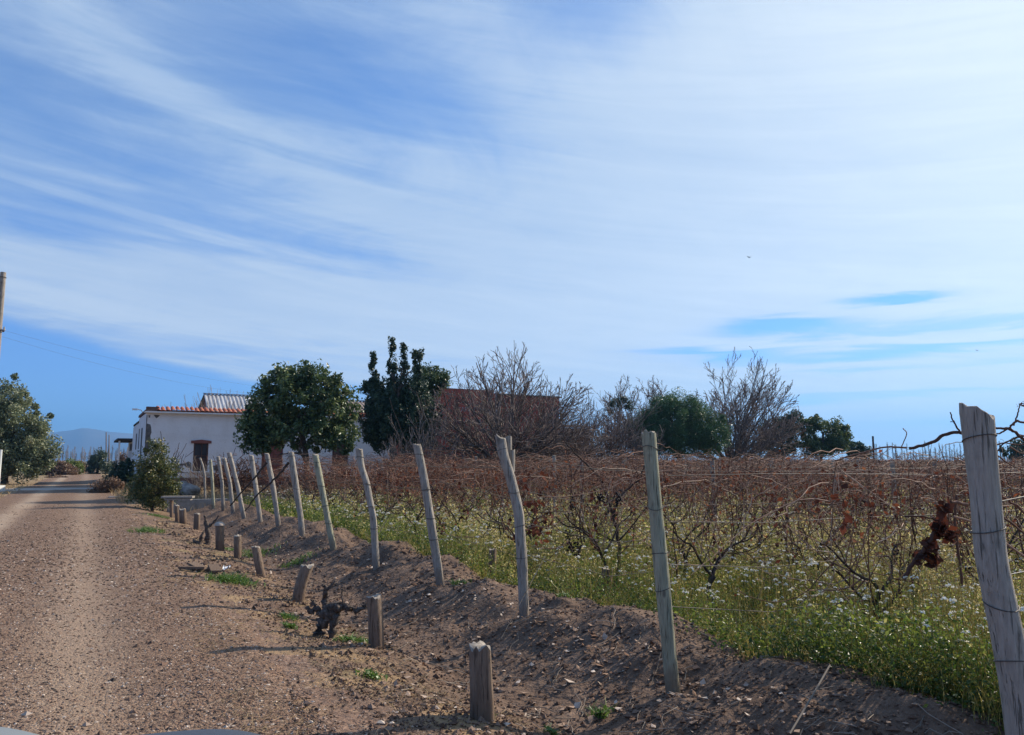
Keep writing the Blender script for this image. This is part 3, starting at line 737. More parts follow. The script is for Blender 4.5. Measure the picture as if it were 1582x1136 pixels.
# a few canes placed as seen
def px_cane(mb, pts, Y, r0, r1, rnd=.4, n=6, sub=5):
    if isinstance(mb, bpy.types.Object):
        q_ = MB(); px_cane(q_, pts, Y, r0, r1, rnd, n, sub); q_.build('cane', M_CANE, mb); return
    P = np.array([list(at(u, v, Y+(dy if len(q) else 0))) for (u, v, *q) in pts for dy in [q[0] if q else 0]])
    t = np.arange(len(P)); tt = np.linspace(0, len(P)-1, (len(P)-1)*sub+1)
    Q = np.stack([np.interp(tt, t, P[:, c]) for c in range(3)], 1)
    for _ in range(2): Q[1:-1] = (Q[:-2]+2*Q[1:-1]+Q[2:])/4
    Q[1:-1] += rs.randn(len(Q)-2, 3)*r0*.25
    tubes(mb, Q, np.linspace(r0, r1, len(Q)), n, rnd); return Q
def special_vines():
    # Y shaped vine beyond the bank
    Y = 11.5; b = at(952, 925, Y); root = link('grapevine', None, None, (0, 0, 0))
    tag(root, 'dark forked grapevine with spreading arms beside the dark leaning stump', 'grapevine', 'leafless grapevines in the wired rows')
    t = MB(); px_cane(t, [(946,940),(950,900),(958,860),(955,830),(947,800)], Y, .03, .022, .2, 8)
    px_cane(t, [(947,800),(940,770),(925,735),(900,712),(878,690),(868,676)], Y, .022, .009, .2)
    px_cane(t, [(948,802),(952,775),(970,755),(990,740),(998,715),(1003,690)], Y, .02, .008, .2)
    px_cane(t, [(957,835),(975,815),(990,795),(1010,770)], Y, .014, .007, .2); px_cane(t, [(957,838),(940,833),(918,820)], Y, .014, .006, .2)
    t.build('trunk', M_BARK, root)
    c = root
    for pts in ([(925,735),(905,728),(880,735),(855,745)], [(935,760),(920,730),(905,705)], [(970,755),(985,725),(980,700)], [(955,858),(980,835),(975,800),(990,770)],
                [(826,770),(828,800),(838,830),(865,842),(900,836)], [(883,735),(870,738),(850,740)], [(990,740),(975,715),(985,690)], [(900,712),(885,735),(895,765)]):
        px_cane(c, pts, Y-.4, .009, .004, .2+.3*rs.rand())
    lv = MB(); 
    for (u, v, ru, rv, n) in ((826, 785, 8, 25, 40), (835, 820, 12, 10, 30), (820, 745, 20, 12, 18)):
        P = np.array([list(at(u+rs.randn()*ru, v+rs.randn()*rv, Y-.4+rs.randn()*.1)) for _ in range(n)]); leaves(lv, P, .085, 0, rs.rand(n)*.55, .8)
    lv.build('dried_leaves', M_DLEAF, root)
    for (u, v, rv) in ((884, 780, 11), (893, 850, 9), (882, 845, 6), (955, 770, 7), (928, 770, 5)):
        g = MB()
        for _ in range(26):
            cpt = np.array(at(u+rs.randn()*3.2, v+rs.randn()*rv*.7, Y-.5+rs.randn()*.03)); O = np.array([[1,0,0],[-1,0,0],[0,1,0],[0,-1,0],[0,0,1],[0,0,-1]])*.02+cpt
            g.add(O, [(0,2,4),(2,1,4),(1,3,4),(3,0,4),(2,0,5),(1,2,5),(3,1,5),(0,3,5)])
        g.build('grape_bunch', M_GRAPE, root)
    # cane with big dead leaves left of the corner post, bare tips above
    Y = 5.6; root = link('grapevine', None, None, (0, 0, 0)); tag(root, 'broken cane hung with large brown dead leaves left of the thick corner post', 'grapevine', 'leafless grapevines in the wired rows')
    c = root; px_cane(c, [(1396,895),(1412,868),(1430,845),(1448,815),(1460,785),(1470,775)], Y, .016, .010, .1, 7)
    px_cane(c, [(1495,780),(1475,776),(1460,778)], Y, .014, .009, .6); px_cane(c, [(1398,798),(1425,797),(1450,804)], Y, .008, .006, .1); px_cane(c, [(1473,798),(1510,808),(1540,830),(1582,860),(1640,890)], Y-1.2, .007, .006, .8)
    px_cane(c, [(1405,693),(1440,684),(1462,670),(1480,667),(1492,673)], Y, .012, .014, .1); px_cane(c, [(1483,668),(1475,655),(1470,645),(1468,637)], Y, .007, .004, .1); px_cane(c, [(1475,652),(1468,652)], Y, .004, .003, .1)
    px_cane(c, [(1400,692),(1370,690),(1330,700),(1290,712)], Y+.8, .009, .006, .5)
    px_cane(c, [(1395,662),(1402,669),(1393,690)], Y+.6, .004, .004, .8)
    px_cane(c, [(1485,905),(1480,850),(1474,800),(1478,765)], Y+.4, .012, .008, .2)
    lv = MB()
    for (u, v, ru, rv, n) in ((1460, 786, 5, 7, 18), (1452, 815, 7, 10, 34), (1468, 829, 6, 6, 20), (1436, 843, 7, 7, 24), (1442, 866, 6, 5, 20), (1420, 862, 3, 5, 8)):
        P = np.array([list(at(u+rs.randn()*ru*.75, v+rs.randn()*rv*.75, Y+rs.randn()*.035)) for _ in range(n)]); leaves(lv, P, .085, 0, rs.rand(n)*.5, .85)
    lv.build('dried_leaves', M_DLEAF, root)
    # canes right of the corner post
    Y = 4.6; root = link('grapevine', None, None, (0, 0, 0)); tag(root, 'bare branching canes reaching over the wires right of the thick corner post', 'grapevine', 'leafless grapevines in the wired rows')
    c = root
    for pts, r in (([(1640,650),(1600,672),(1582,680),(1560,662),(1535,662),(1512,664)], .012), ([(1660,640),(1610,660),(1582,654),(1570,650),(1560,660),(1548,668),(1530,676)], .009), ([(1566,658),(1572,640),(1575,628),(1579,622)], .005),
                   ([(1640,660),(1600,672),(1570,676),(1550,686),(1535,705)], .007), ([(1640,690),(1600,678),(1575,672),(1558,664)], .007), ([(1536,756),(1548,768),(1565,778),(1590,798),(1640,825)], .011), ([(1535,700),(1560,718),(1582,728)], .005),
                   ([(1540,775),(1550,800),(1590,830),(1640,850)], .009), ([(1700,900),(1690,760),(1660,650)], .02), ([(1560,690),(1575,700),(1600,704)], .005), ([(1534,690),(1550,684),(1575,688),(1610,680)], .005)):
        px_cane(c, pts, Y, r, r*.5, .1+.5*rs.rand())
    px_cane(c, [(1300,727),(1330,750),(1380,785),(1420,815)], 8.0, .008, .005, .9)
    lv = MB(); n = 10; P = np.array([list(at(1578+rs.randn()*3, 625+rs.randn()*3, Y+.02)) for _ in range(n)]); leaves(lv, P, .03, 0, rs.rand(n)*.3); lv.build('dried_leaves', M_DLEAF, root)
    # dark canes slanting down-left from the posts
    root = link('fallen_cane', None, None, (0, 0, 0)); c = MB()
    px_cane(c, [(412,715),(396,735),(376,757),(355,782)], 18.0, .028, .016, .05); c.build('stem', M_BARK, root)
    tag(root, 'dark cane hanging from the post tops down to the ditch, left one of two', 'cane', 'dark canes slanting off the fence')
    root = link('fallen_cane', None, None, (0, 0, 0)); c = MB()
    px_cane(c, [(446,715),(430,735),(412,752),(395,768),(378,790)], 16.0, .028, .012, .05); c.build('stem', M_BARK, root)
    tag(root, 'dark cane hanging from the post tops down to the ditch, right one of two', 'cane', 'dark canes slanting off the fence')
    # anchor wires and a long stick on the bank
    mb = MB(); tubes(mb, np.array([list(at(1220, 1134, 4.4)), list(at(1255, 1075, 4.7)), list(at(1282, 1028, 5.0))]), np.full(3, .006), 6)
    tag(mb.build('stick', M_TWIGP), 'thin grey stick leaning on the bank between green and corner post', 'stick')
    for k, (u0, v0, u1, v1) in enumerate(((774, 987, 841, 862), (540, 900, 600, 800))):
        Yd = (8.0, 12.2)[k]; mb = MB(); tubes(mb, np.array([list(at(u0, v0, Yd-.5)), list(at(u1, v1, Yd+.5))]), np.full(2, .0035), 5)
        tag(mb.build('anchor_wire', M_WIRE), ['thin anchor wire slanting at the foot of the crooked post', 'thin anchor wire slanting by the knobbly post'][k], 'wire')
special_vines()

# old vine stumps near the ditch
def gnarl(name, label, base, limbs, Y, extra=6, m=M_OLDV):
    root = link(name, None, None, (0, 0, 0)); mb = MB(); tw = MB()
    for pts, r0, r1 in limbs:
        P = np.array([list(at(u, v, Y+(q[0] if q else 0))) for (u, v, *q) in pts]); t = np.arange(len(P)); tt = np.linspace(0, len(P)-1, (len(P)-1)*6+1)
        Q = np.stack([np.interp(tt, t, P[:, c]) for c in range(3)], 1)
        for _ in range(2): Q[1:-1] = (Q[:-2]+2*Q[1:-1]+Q[2:])/4
        Q[1:-1] += rs.randn(len(Q)-2, 3)*r0*.22; R = np.linspace(r0, r1, len(Q))*(1+.12*np.sin(tt*7.3+r0*100)+.16*rs.randn(len(Q)))
        tubes(mb, Q, R, 10, .4, cap=True)
        C, RR = grow(Q[None], R[None], extra, .3, 1, 70, .18, .4, .35, N=4, jit=.3); tubes(tw, C, np.maximum(RR, .004), 5)
    mb.build('trunk', m, root); tw.build('spurs', m, root); tag(root, label, 'vine stump'); return root
Yg = at_s(500, 985, 2.2).y
gnarl('old_vine_stump', 'dark gnarled old vine stump with stubby arms beside the ditch', None,
      [([(489,985),(496,965),(512,945),(525,938)], .06, .052), ([(512,990),(514,965),(520,945)], .035, .045), ([(500,950),(515,935),(535,940),(552,942),(566,935)], .05, .018), ([(505,950),(494,948),(486,935),(483,928)], .035, .02),
       ([(503,940),(502,925),(504,912),(498,902)], .035, .015), ([(503,912),(512,906),(518,897)], .014, .008), ([(530,938),(528,915),(530,910)], .009, .006), ([(485,945),(478,945),(474,938)], .03, .015)], Yg, 7)
Yg = at_s(318, 850, 2.35).y
gnarl('old_vine_stump', 'thin dead vine stem with side branches left of the dome topped stump', None, [([(322,852),(321,830),(318,805)], .07, .045), ([(320,815),(330,808),(338,797)], .035, .015), ([(318,805),(316,796)], .03, .015)], Yg, 4)
gnarl('old_vine_stump', 'small v shaped dead vine stump, farthest left by the dome topped stump', None, [([(308,848),(304,838),(298,834)], .07, .03), ([(308,846),(310,832),(315,822)], .05, .025)], Yg-.3, 4)

# ------------------------------------------------------------------ weeds, flowers, gravel, litter (uncountable)
def scatter(N, Y0, Y1, x0, x1, fn):
    Y = np.exp(rs.uniform(math.log(Y0), math.log(Y1), N)); X = rs.uniform(x0, x1, N)*Y
    a = X*DX+Y*DY; s = X*DY-Y*DX; k = fn(a, s, X, Y)
    X, Y, a, s = X[k], Y[k], a[k], s[k]
    return X, Y, terrain(a, s), a, s
def infield(a, s, X, Y):
    edge = 5.15+.35*vn(a*1.1, a*0+4)+.25*vn(a*3, a*0+9)-.5*np.exp(-((a-2.6)/1.3)**2)
    ok = (s > edge)&~((a > 32.5)&(s < 14+(a-32)))
    bare = vn(X*.8, Y*.8) > -.33
    return ok&bare
def blades(mb, X, Y, Z, h, w, lean, rnd):
    M = len(X); th = rs.rand(M)*2*math.pi; ph = rs.rand(M)*2*math.pi
    dx, dy = np.cos(th)*lean*h, np.sin(th)*lean*h; wx, wy = np.cos(ph)*w, np.sin(ph)*w
    P = []
    for t, ww in ((0, 1), (.55, .8), (1, .12)):
        cx, cy, cz = X+dx*t*t, Y+dy*t*t, Z+h*t*(1-.12*t)
        P += [np.stack([cx-wx*ww, cy-wy*ww, cz], 1), np.stack([cx+wx*ww, cy+wy*ww, cz], 1)]
    V = np.stack(P, 1); b = np.arange(M)[:, None]*6
    F = np.concatenate([b+np.array([[0, 1, 3, 2]]), b+np.array([[2, 3, 5, 4]])])
    mb.add(V, F, np.repeat(rnd, 6)); return V[:, 4]
def weeds():
    mb = MB()
    X, Y, Z, a, s = scatter(24000, 4.2, 80, -.62, .76, infield)
    n = 7; M = len(X); X = np.repeat(X, n)+rs.randn(M*n)*.05*np.repeat(np.maximum(1, Y/9), n); Y2 = np.repeat(Y, n)+rs.randn(M*n)*.05; Z = np.repeat(Z, n)
    S2 = np.repeat(s, n); edge = sm(S2, 5.0, 6.6)
    hh = 1.0*(.16+.34*rs.rand(M*n)*np.repeat(.55+.9*rs.rand(M), n))*(.6+.5*edge)*(1+.5*np.repeat(vn(X[::n]*.9, Y*.9), n))
    w = .0022*np.maximum(1, Y2/7)*(.6+.8*rs.rand(M*n))
    patch = np.repeat(np.clip(.5+1.1*fbm(X[::n]*.5, Y*.5, 3), 0, 1), n)
    tip = blades(mb, X, Y2, Z, hh, w, .55, np.clip(patch*.6+rs.rand(M*n)*.5, 0, 1))
    tag(mb.build('weeds', M_GRASS), 'tall yellow green weeds covering the vineyard field', 'weeds', kind='stuff')
    # leafy plants: leaflets on cone shaped stalks, darker and broader low down
    mb = MB(); X, Y, Z, a, s = scatter(24000, 4.1, 45, -.62, .78, infield); M = len(X); n = 26
    hp = 1.28*(.30+.42*rs.rand(M))*(.55+.5*sm(s, 5.0, 6.6))*(1+1.2*vn(X*.8, Y*.8)+.5*vn(X*2, Y*2))*(1+.5*np.exp(-((a-3.4)/1.5)**2-((s-5.6)/.8)**2)); lean = rs.randn(M, 2)*.16
    t = rs.rand(M, n)**.8; w = (.035+.09*(1-t))*np.maximum(1, Y/10)[:, None]
    P = np.stack([X[:, None]+lean[:, :1]*t*hp[:, None]+rs.randn(M, n)*w, Y[:, None]+lean[:, 1:]*t*hp[:, None]+rs.randn(M, n)*w, Z[:, None]+.02+t*hp[:, None]], -1).reshape(-1, 3)
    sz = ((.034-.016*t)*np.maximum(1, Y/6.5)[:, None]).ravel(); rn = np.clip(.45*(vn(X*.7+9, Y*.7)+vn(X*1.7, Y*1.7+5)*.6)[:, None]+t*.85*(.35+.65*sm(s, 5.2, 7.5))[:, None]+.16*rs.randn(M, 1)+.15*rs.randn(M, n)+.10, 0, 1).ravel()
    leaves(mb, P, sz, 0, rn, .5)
    st = MB(); k = Y < 15; tt = np.linspace(0, 1, 4)[None, :, None]; A = np.stack([X, Y, Z], 1)[k][:, None]; Bv = np.concatenate([lean*hp[:, None], hp[:, None]*1.05], 1)[k][:, None]
    tubes(st, A+Bv*tt, np.full((k.sum(), 4), .0017), 3, rn[::n][k]*.5+.5)
    tag(st.build('weed_stalks', M_GRASS), 'thin upright stalks of the flowering weeds', 'stalks', kind='stuff')
    X, Y, Z, a, s = scatter(70000, 4.0, 16, -.1, .8, lambda a, s, X, Y: infield(a, s, X, Y)&(s < 7.0)&(vn(a*1.3, s*1.3) > -.25)); M = len(X)
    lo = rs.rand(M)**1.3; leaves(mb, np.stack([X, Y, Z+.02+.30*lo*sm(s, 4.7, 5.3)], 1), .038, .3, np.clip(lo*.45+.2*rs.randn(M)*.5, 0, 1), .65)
    X, Y, Z, a, s = scatter(60000, 4.0, 8.5, .1, .8, lambda a, s, X, Y: (s > 4.75)&(s < 6.6)&(a < 6.2)); M = len(X)
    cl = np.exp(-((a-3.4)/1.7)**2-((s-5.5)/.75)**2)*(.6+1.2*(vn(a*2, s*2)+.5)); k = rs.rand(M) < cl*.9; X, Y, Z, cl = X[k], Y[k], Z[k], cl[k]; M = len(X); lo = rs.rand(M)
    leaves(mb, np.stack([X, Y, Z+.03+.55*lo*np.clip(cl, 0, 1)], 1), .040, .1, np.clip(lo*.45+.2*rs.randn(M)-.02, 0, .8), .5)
    tag(mb.build('weed_leaves', M_GREEN, smooth=False), 'low dark green leaves under the flowering weeds', 'ground cover', kind='stuff')
    # white flower heads
    mb = MB(); st = MB()
    X, Y, Z, a, s = scatter(11000, 4.2, 60, -.55, .76, lambda a, s, X, Y: infield(a, s, X, Y)&(s > 5.0)&(vn(X*.45+5, Y*.45) > -.22-.4*rs.rand(len(a)))); M = len(X)
    h = .5+.42*rs.rand(M); h *= .85+.25*sm(s, 5.0, 6.8); lx = X+rs.randn(M)*.05; ly = Y+rs.randn(M)*.05
    t = np.linspace(0, 1, 3)[None, :, None]; A = np.stack([X, Y, Z], 1)[:, None]; B = np.stack([lx, ly, Z+h], 1)[:, None]
    k = Y < 16; tubes(st, (A+(B-A)*t)[k], np.full((k.sum(), 3), .0018), 3)
    n = 15; r = (.012+.021*rs.rand(M)**2)*np.clip(Y/11, 1, 1.8)
    ang = rs.rand(M*n)*6.283; rad = np.sqrt(rs.rand(M*n)); C = np.stack([np.repeat(lx, n)+np.cos(ang)*rad*np.repeat(r, n), np.repeat(ly, n)+np.sin(ang)*rad*np.repeat(r, n), np.repeat(Z+h, n)+(1-rad**2)*np.repeat(r, n)*.7], 1)
    leaves(mb, C, np.repeat(r, n)*.75, .6, np.repeat(rs.rand(M), n)*.6+.4*rs.rand(M*n), .9)
    tag(mb.build('wildflowers', M_FLOWER, smooth=False), 'small white wildflower heads scattered over the weeds', 'flowers', kind='stuff')
    tag(st.build('flower_stems', M_GREEN), 'thin green stems of the white wildflowers', 'stems', kind='stuff')
weeds()
OCT = np.array([[1,0,0],[-1,0,0],[0,1,0],[0,-1,0],[0,0,1],[0,0,-1]], float); OF = np.array([(0,2,4),(2,1,4),(1,3,4),(3,0,4),(2,0,5),(1,2,5),(3,1,5),(0,3,5)])
def stones(mb, X, Y, Z, r, rnd, flat=.6):
    M = len(X); S = (.65+.7*rs.rand(M, 6, 1)); V = OCT[None]*S+rs.randn(M, 6, 3)*.16
    th = rs.rand(M)*6.283; c, s_ = np.cos(th)[:, None], np.sin(th)[:, None]
    x = V[..., 0]*c-V[..., 1]*s_; y = V[..., 0]*s_+V[..., 1]*c
    V = np.stack([x*1.15, y*.9, V[..., 2]*flat], -1)*r[:, None, None]+np.stack([X, Y, Z+r*flat*.3], 1)[:, None]
    F = (OF[None]+np.arange(M)[:, None, None]*6).reshape(-1, 3); mb.add(V, F, np.repeat(rnd, 6))
def gravel():
    mb = MB()
    X, Y, Z, a, s = scatter(300000, 2.2, 34, -.75, .35, lambda a, s, X, Y: (rs.rand(len(a)) < (1-sm(Y, 11, 33))*(1-.75*np.exp(-((s+1.75)/.35)**2)-.55*np.exp(-((s-.1)/.33)**2))*(1-.6*sm(s, 1.0, 1.7)))&(s > -3.2)&(s < 2.4)&(vn(a*.9, s*1.3) > -.30-.25*rs.rand(len(a)))&((s < 1.4)|(rs.rand(len(a)) < .45)))
    M = len(X); r = (.0037+.0105*rs.rand(M)**2.8)*np.clip(Y/7, 1, 1.7); stones(mb, X, Y, Z+.002, r, np.clip(rs.rand(M)**1.25, 0, 1))
    X, Y, Z, a, s = scatter(2600, 2.4, 26, -.75, .5, lambda a, s, X, Y: (s > -3.2)&(s < 4.5)&(vn(a*.6+2, s*1.1+6) > -.05)); M = len(X); stones(mb, X, Y, Z-.002, .013+.018*rs.rand(M)**3, rs.rand(M), .65)
    tag(mb.build('gravel', M_STONE, smooth=False), 'loose reddish brown pebbles on the road surface', 'gravel', kind='stuff')
    mb = MB()
    X, Y, Z, a, s = scatter(42000, 2.8, 22, -.5, .72, lambda a, s, X, Y: (s > 1.7)&(s < 5.4)&(vn(a*1.4, s*1.7) > -.2-.3*rs.rand(len(a))))
    M = len(X); r = .005+.020*rs.rand(M)**5+.006*rs.rand(M); stones(mb, X, Y, Z-.003, r*np.clip(Y/8, 1, 1.6), rs.rand(M), .75)
    tag(mb.build('soil_clods', M_CLOD, smooth=False), 'crumbly brown clods of earth in ditch and on bank', 'soil', kind='stuff')
    mb = MB()                                                          # fallen leaves
    X, Y, Z, a, s = scatter(17000, 3.2, 26, -.5, .6, lambda a, s, X, Y: (s > 2.2)&(s < 4.4)&((vn(a*.7+3, s*.9) > -.05)|(rs.rand(len(a)) < .25))); M = len(X)
    leaves(mb, np.stack([X, Y, Z+.016], 1), .03+.045*rs.rand(M)**2, .82, rs.rand(M)**.9, .75)
    tag(mb.build('fallen_leaves', M_LITTER, smooth=False), 'pale curled dead leaves lying along the ditch', 'leaves', kind='stuff')
    mb = MB()                                                          # twigs and prunings
    X, Y, Z, a, s = scatter(1500, 3.0, 24, -.5, .72, lambda a, s, X, Y: (s > 2.2)&(s < 5.3)); M = len(X)
    th = rs.rand(M)*6.283; L = .06+.34*rs.rand(M)**2; t = np.linspace(-.5, .5, 5)[None, :]
    xx = X[:, None]+np.cos(th)[:, None]*L[:, None]*t+.02*rs.randn(M, 5); yy = Y[:, None]+np.sin(th)[:, None]*L[:, None]*t+.02*rs.randn(M, 5); aa, ss = AS(xx, yy)
    tubes(mb, np.stack([xx, yy, terrain(aa, ss)+.012], -1), np.full((M, 5), .003), 4)
    tag(mb.build('prunings', M_TWIGP), 'thin dead twigs lying on the earth bank', 'twigs', kind='stuff')
    mb = MB()                                                          # straw and dry grass
    X, Y, Z, a, s = scatter(30000, 3.0, 30, -.75, .5, lambda a, s, X, Y: (s > .9)&(s < 2.9)&(vn(a*1.1, s*2) > -.12)); M = len(X)
    th = rs.rand(M)*6.283; L = .02+.07*rs.rand(M); t = np.linspace(-.5, .5, 3)[None, :]
    P = np.stack([X[:, None]+np.cos(th)[:, None]*L[:, None]*t, Y[:, None]+np.sin(th)[:, None]*L[:, None]*t, Z[:, None]+.008+.012*rs.rand(M, 1)+.2*L[:, None]*(rs.rand(M, 1)-.3)*t], -1)
    tubes(mb, P, np.full((M, 3), .0012)*np.clip(Y/6, 1, 2)[:, None], 3)
    tag(mb.build('straw', M_STRAW), 'scattered dry straw on the road verge', 'straw', kind='stuff')
    mb = MB()                                                          # dry grass by house and left verge
    def yd(a, s, X, Y): return (((a > 31)&(a < 45)&(s > 2.6)&(s < 16))|((s < -3.1)&(s > -14)&(a > 12)&(a < 75)&(vn(X*.5, Y*.5) > -.1))|((a > 32)&(s > 1.1)&(s < 2.8)&(a < 75)))
    X, Y, Z, a, s = scatter(60000, 14, 85, -.75, -.15, yd); M = len(X)
    blades(mb, X, Y, Z, .08+.26*rs.rand(M)*(s > 0)+.12*rs.rand(M), .004*Y/18, .7, rs.rand(M))
    X, Y, Z, a, s = scatter(26000, 3.0, 30, -.75, .5, lambda a, s, X, Y: (s > .85)&(s < 2.7)&(vn(a*1.6, s*2.2)+.5*vn(a*5, s*5) > .10)); M = len(X)
    blades(mb, X, Y, Z, .015+.05*rs.rand(M), .0016*np.maximum(1, Y/6), 1.3, rs.rand(M))
    tag(mb.build('dry_grass', M_STRAW), 'dry golden grass on the verges and in the house yard', 'grass', kind='stuff')
gravel()

# ------------------------------------------------------------------ green tufts, litter, boards, stones
def tuft(u, v, s_or, w, h, n, label, m=M_TUFT):
    p = at_s(u, v, s_or); x, y = p.x, p.y; z = gz(x, y); mb = MB()
    X = rs.randn(n)*w*.4; Y = rs.randn(n)*w*.4; Z = np.array([gz(x+i, y+j) for i, j in zip(X, Y)])-z
    blades(mb, X, Y, Z, h*(.4+.8*rs.rand(n)), .005+.004*rs.rand(n), 1.1, rs.rand(n))
    C = np.stack([X, Y, Z+.02+h*.4*rs.rand(n)], 1); leaves(mb, C, .032, .4)
    o = mb.build('weed_tuft', m, None, True, (x, y, z)); tag(o, label, 'weed', 'green weed tufts on the bare ground')
for q in [(355,955,1.85,.36,.11,420,'largest bright green tuft on the verge left of the gnarled old vine'), (228,838,1.3,.4,.13,260,'low green tuft on the road verge left of the board pieces'), (545,990,2.35,.2,.09,160,'bright green tuft at the foot of the gnarled old vine'),
          (448,948,2.1,.14,.07,70,'small green tuft between leaning stump and gnarled vine'), (575,1042,2.1,.12,.05,70,'tiny green sprout on the verge below the flat topped stump'), (448,975,1.95,.1,.06,60,'tiny tuft beside the gnarled vine shadow'),
          (925,1022,3.5,.1,.09,50,'small green sprout in the ditch left of the green post'), (852,1103,2.95,.06,.06,30,'single bright sprout in the ditch right of the nearest stump'), (708,897,4.3,.14,.09,60,'small green weed on the bank beside the straight pale topped post'),
          (752,1098,2.5,.08,.06,40,'green blades at the burnt foot of the nearest stump'), (210,786,1.9,.5,.08,200,'flat green patch on the verge near the leafy shrub'), (245,794,2.0,.4,.08,160,'small green patch right of the leafy shrub foot'),
          (358,835,2.8,.4,.09,160,'green weed in the ditch behind the slim stump'), (400,822,3.2,.5,.10,200,'green weeds in the ditch before the far posts'), (460,845,3.5,.4,.07,160,'flat green weeds under the swollen knee post'), (872,937,4.75,.09,.06,40,'yellowish sprout on the bank right of the crooked post')]: tuft(*q)
def tag_l(o, l, c, g=None): return tag(o, l, c, g)
def scrap(u, v, s_, w, d, label, m=M_PAPER, hh=.02):
    p = at_s(u, v, s_); z = gz(p.x, p.y); n = 7; g = np.linspace(-.5, .5, n); X, Y = np.meshgrid(g, g, indexing='ij')
    Zz = hh*(rs.rand(n, n)+2*vn(X*3+u, Y*3)+.6); X = X*w*(1+.2*rs.randn(n, n)*.5); Y = Y*d*(1+.15*rs.randn(n, n)*.5)
    idx = np.arange(n*n).reshape(n, n); F = np.stack([idx[:-1, :-1], idx[1:, :-1], idx[1:, 1:], idx[:-1, 1:]], -1).reshape(-1, 4)
    V = np.stack([X, Y, Zz], -1).reshape(-1, 3); mb = MB(); mb.add(V, F); mb.add(V-np.array([0, 0, .003]), F[:, ::-1])
    o = mb.build('litter', m, None, False, (p.x, p.y, z+.01)); o.rotation_euler = (.15, -.1, rs.rand()*3); tag(o, label, 'litter')
scrap(931, 1087, 2.95, .11, .09, 'crumpled white paper in the ditch right of the nearest stump', hh=.035); scrap(348, 902, 1.95, .16, .1, 'crumpled white scrap on the verge below the board pieces', hh=.04)
scrap(943, 1065, 3.1, .12, .07, 'pinkish curled bark piece behind the white paper', M_LITTER, .03); scrap(992, 1126, 3.05, .10, .07, 'tan curled bark piece at the bottom of the ditch', M_LITTER, .02); scrap(1078,1098,3.5,.12,.06,'tan flake below the green post',M_LITTER,.015)
def board(u, v, s_, L, w, rz, tilt, label):
    p = at_s(u, v, s_); mb = MB(); mb.box((0, 0, 0), (w, L, .03)); o = mb.build('board', M_STUMP, None, False, (p.x, p.y, gz(p.x, p.y)+.05)); o.rotation_euler = (tilt, .05, rz)
    tag(o, label, 'board', 'broken board pieces lying on the verge')
board(307, 868, 1.55, .42, .15, .9, .16, 'left grey board piece lying on the verge, tilted'); board(332, 869, 1.75, .42, .15, .5, .12, 'right grey board piece lying on the verge'); board(298, 866, 1.45, .4, .08, 1.5, 0, 'narrow dark board piece under the left one')
def stone(u, v, Y, r, label, m=M_ROCK):
    p = at(u, v, Y); import bmesh; bm = bmesh.new(); bmesh.ops.create_icosphere(bm, subdivisions=3, radius=r)
    for q in bm.verts: q.co *= 1+.5*float(fbm(q.co.x/r*1.1+u, q.co.y/r*1.1+q.co.z/r, 3)); q.co.z *= .7
    me = bpy.data.meshes.new('boulder'); bm.to_mesh(me); bm.free(); me.materials.append(m)
    o = link('boulder', me, None, p); tag(o, label, 'rock', 'stones piled at the culvert')
stone(291, 758, 31.5, .42, 'pale round stone on the culvert left of the thin crooked pole'); stone(273, 757, 31.7, .38, 'grey stone between the leafy shrub and the pale round stone'); stone(279, 750, 32, .25, 'small stone on top of the culvert pile'); stone(268, 762, 31.2, .28, 'small stone at the left of the culvert pile', M_ROCK)
# culvert headwall, plank, channel edge
def local(a, s, z=0.0): x, y = W(a, s); return np.array([x, y, z])
def as_box(mb, a0, a1, s0, s1, z0, z1): mb.box(local((a0+a1)/2, (s0+s1)/2, (z0+z1)/2), (s1-s0, a1-a0, z1-z0), ROWANG)
mb = MB(); as_box(mb, 31.3, 31.6, 2.75, 4.9, -.6, .12); tag(mb.build('culvert_headwall', M_CONC, None, False), 'grey concrete culvert wall closing the far end of the ditch', 'culvert')
p = at_s(275, 768, 2.6); mb = MB(); mb.box((p.x, p.y, p.z), (.95, .30, .06), .15); mb.box((p.x+.02, p.y, p.z-.075), (.8, .2, .05), .1); tag(mb.build('plank', M_END, None, False), 'pale plank resting across the stumps by the leafy shrub', 'plank')
p = at(190, 766, 33); mb = MB(); mb.box((p.x, p.y, .0), (1.1, .35, .12), .3); tag(mb.build('kerb_block', M_CONC, None, False), 'low concrete edge left of the leafy shrub', 'kerb')
p = at(203, 763, 32); mb = MB(); tubes(mb, np.array([[p.x, p.y, -.1], [p.x+.02, p.y, .5]]), np.array([.05, .045]), 8, cap=True); tag(mb.build('stake', M_POST), 'short pale stake beside the leafy shrub', 'stake')

# ------------------------------------------------------------------ buildings
def frame(a, s):
    x, y = W(a, s); o = link('frame', None, None, (x, y, 0)); o.rotation_euler = (0, 0, ROWANG); return o   # local x = s, local y = a
def bpart(mb, name, m, root, smooth=False): return mb.build(name, m, root, smooth)
def wall_holes(mb, x0, x1, z0, z1, y, t, holes):
    """wall in xz plane at y..y+t with rectangular openings"""
    xs = sorted({x0, x1, *[h[0] for h in holes], *[h[1] for h in holes]})
    for a, b in zip(xs[:-1], xs[1:]):
        h = [q for q in holes if q[0] <= a+1e-6 and q[1] >= b-1e-6]
        if h: 
            if h[0][2] > z0: mb.box(((a+b)/2, y+t/2, (z0+h[0][2])/2), (b-a, t, h[0][2]-z0))
            mb.box(((a+b)/2, y+t/2, (z1+h[0][3])/2), (b-a, t, z1-h[0][3]))
        else: mb.box(((a+b)/2, y+t/2, (z0+z1)/2), (b-a, t, z1-z0))
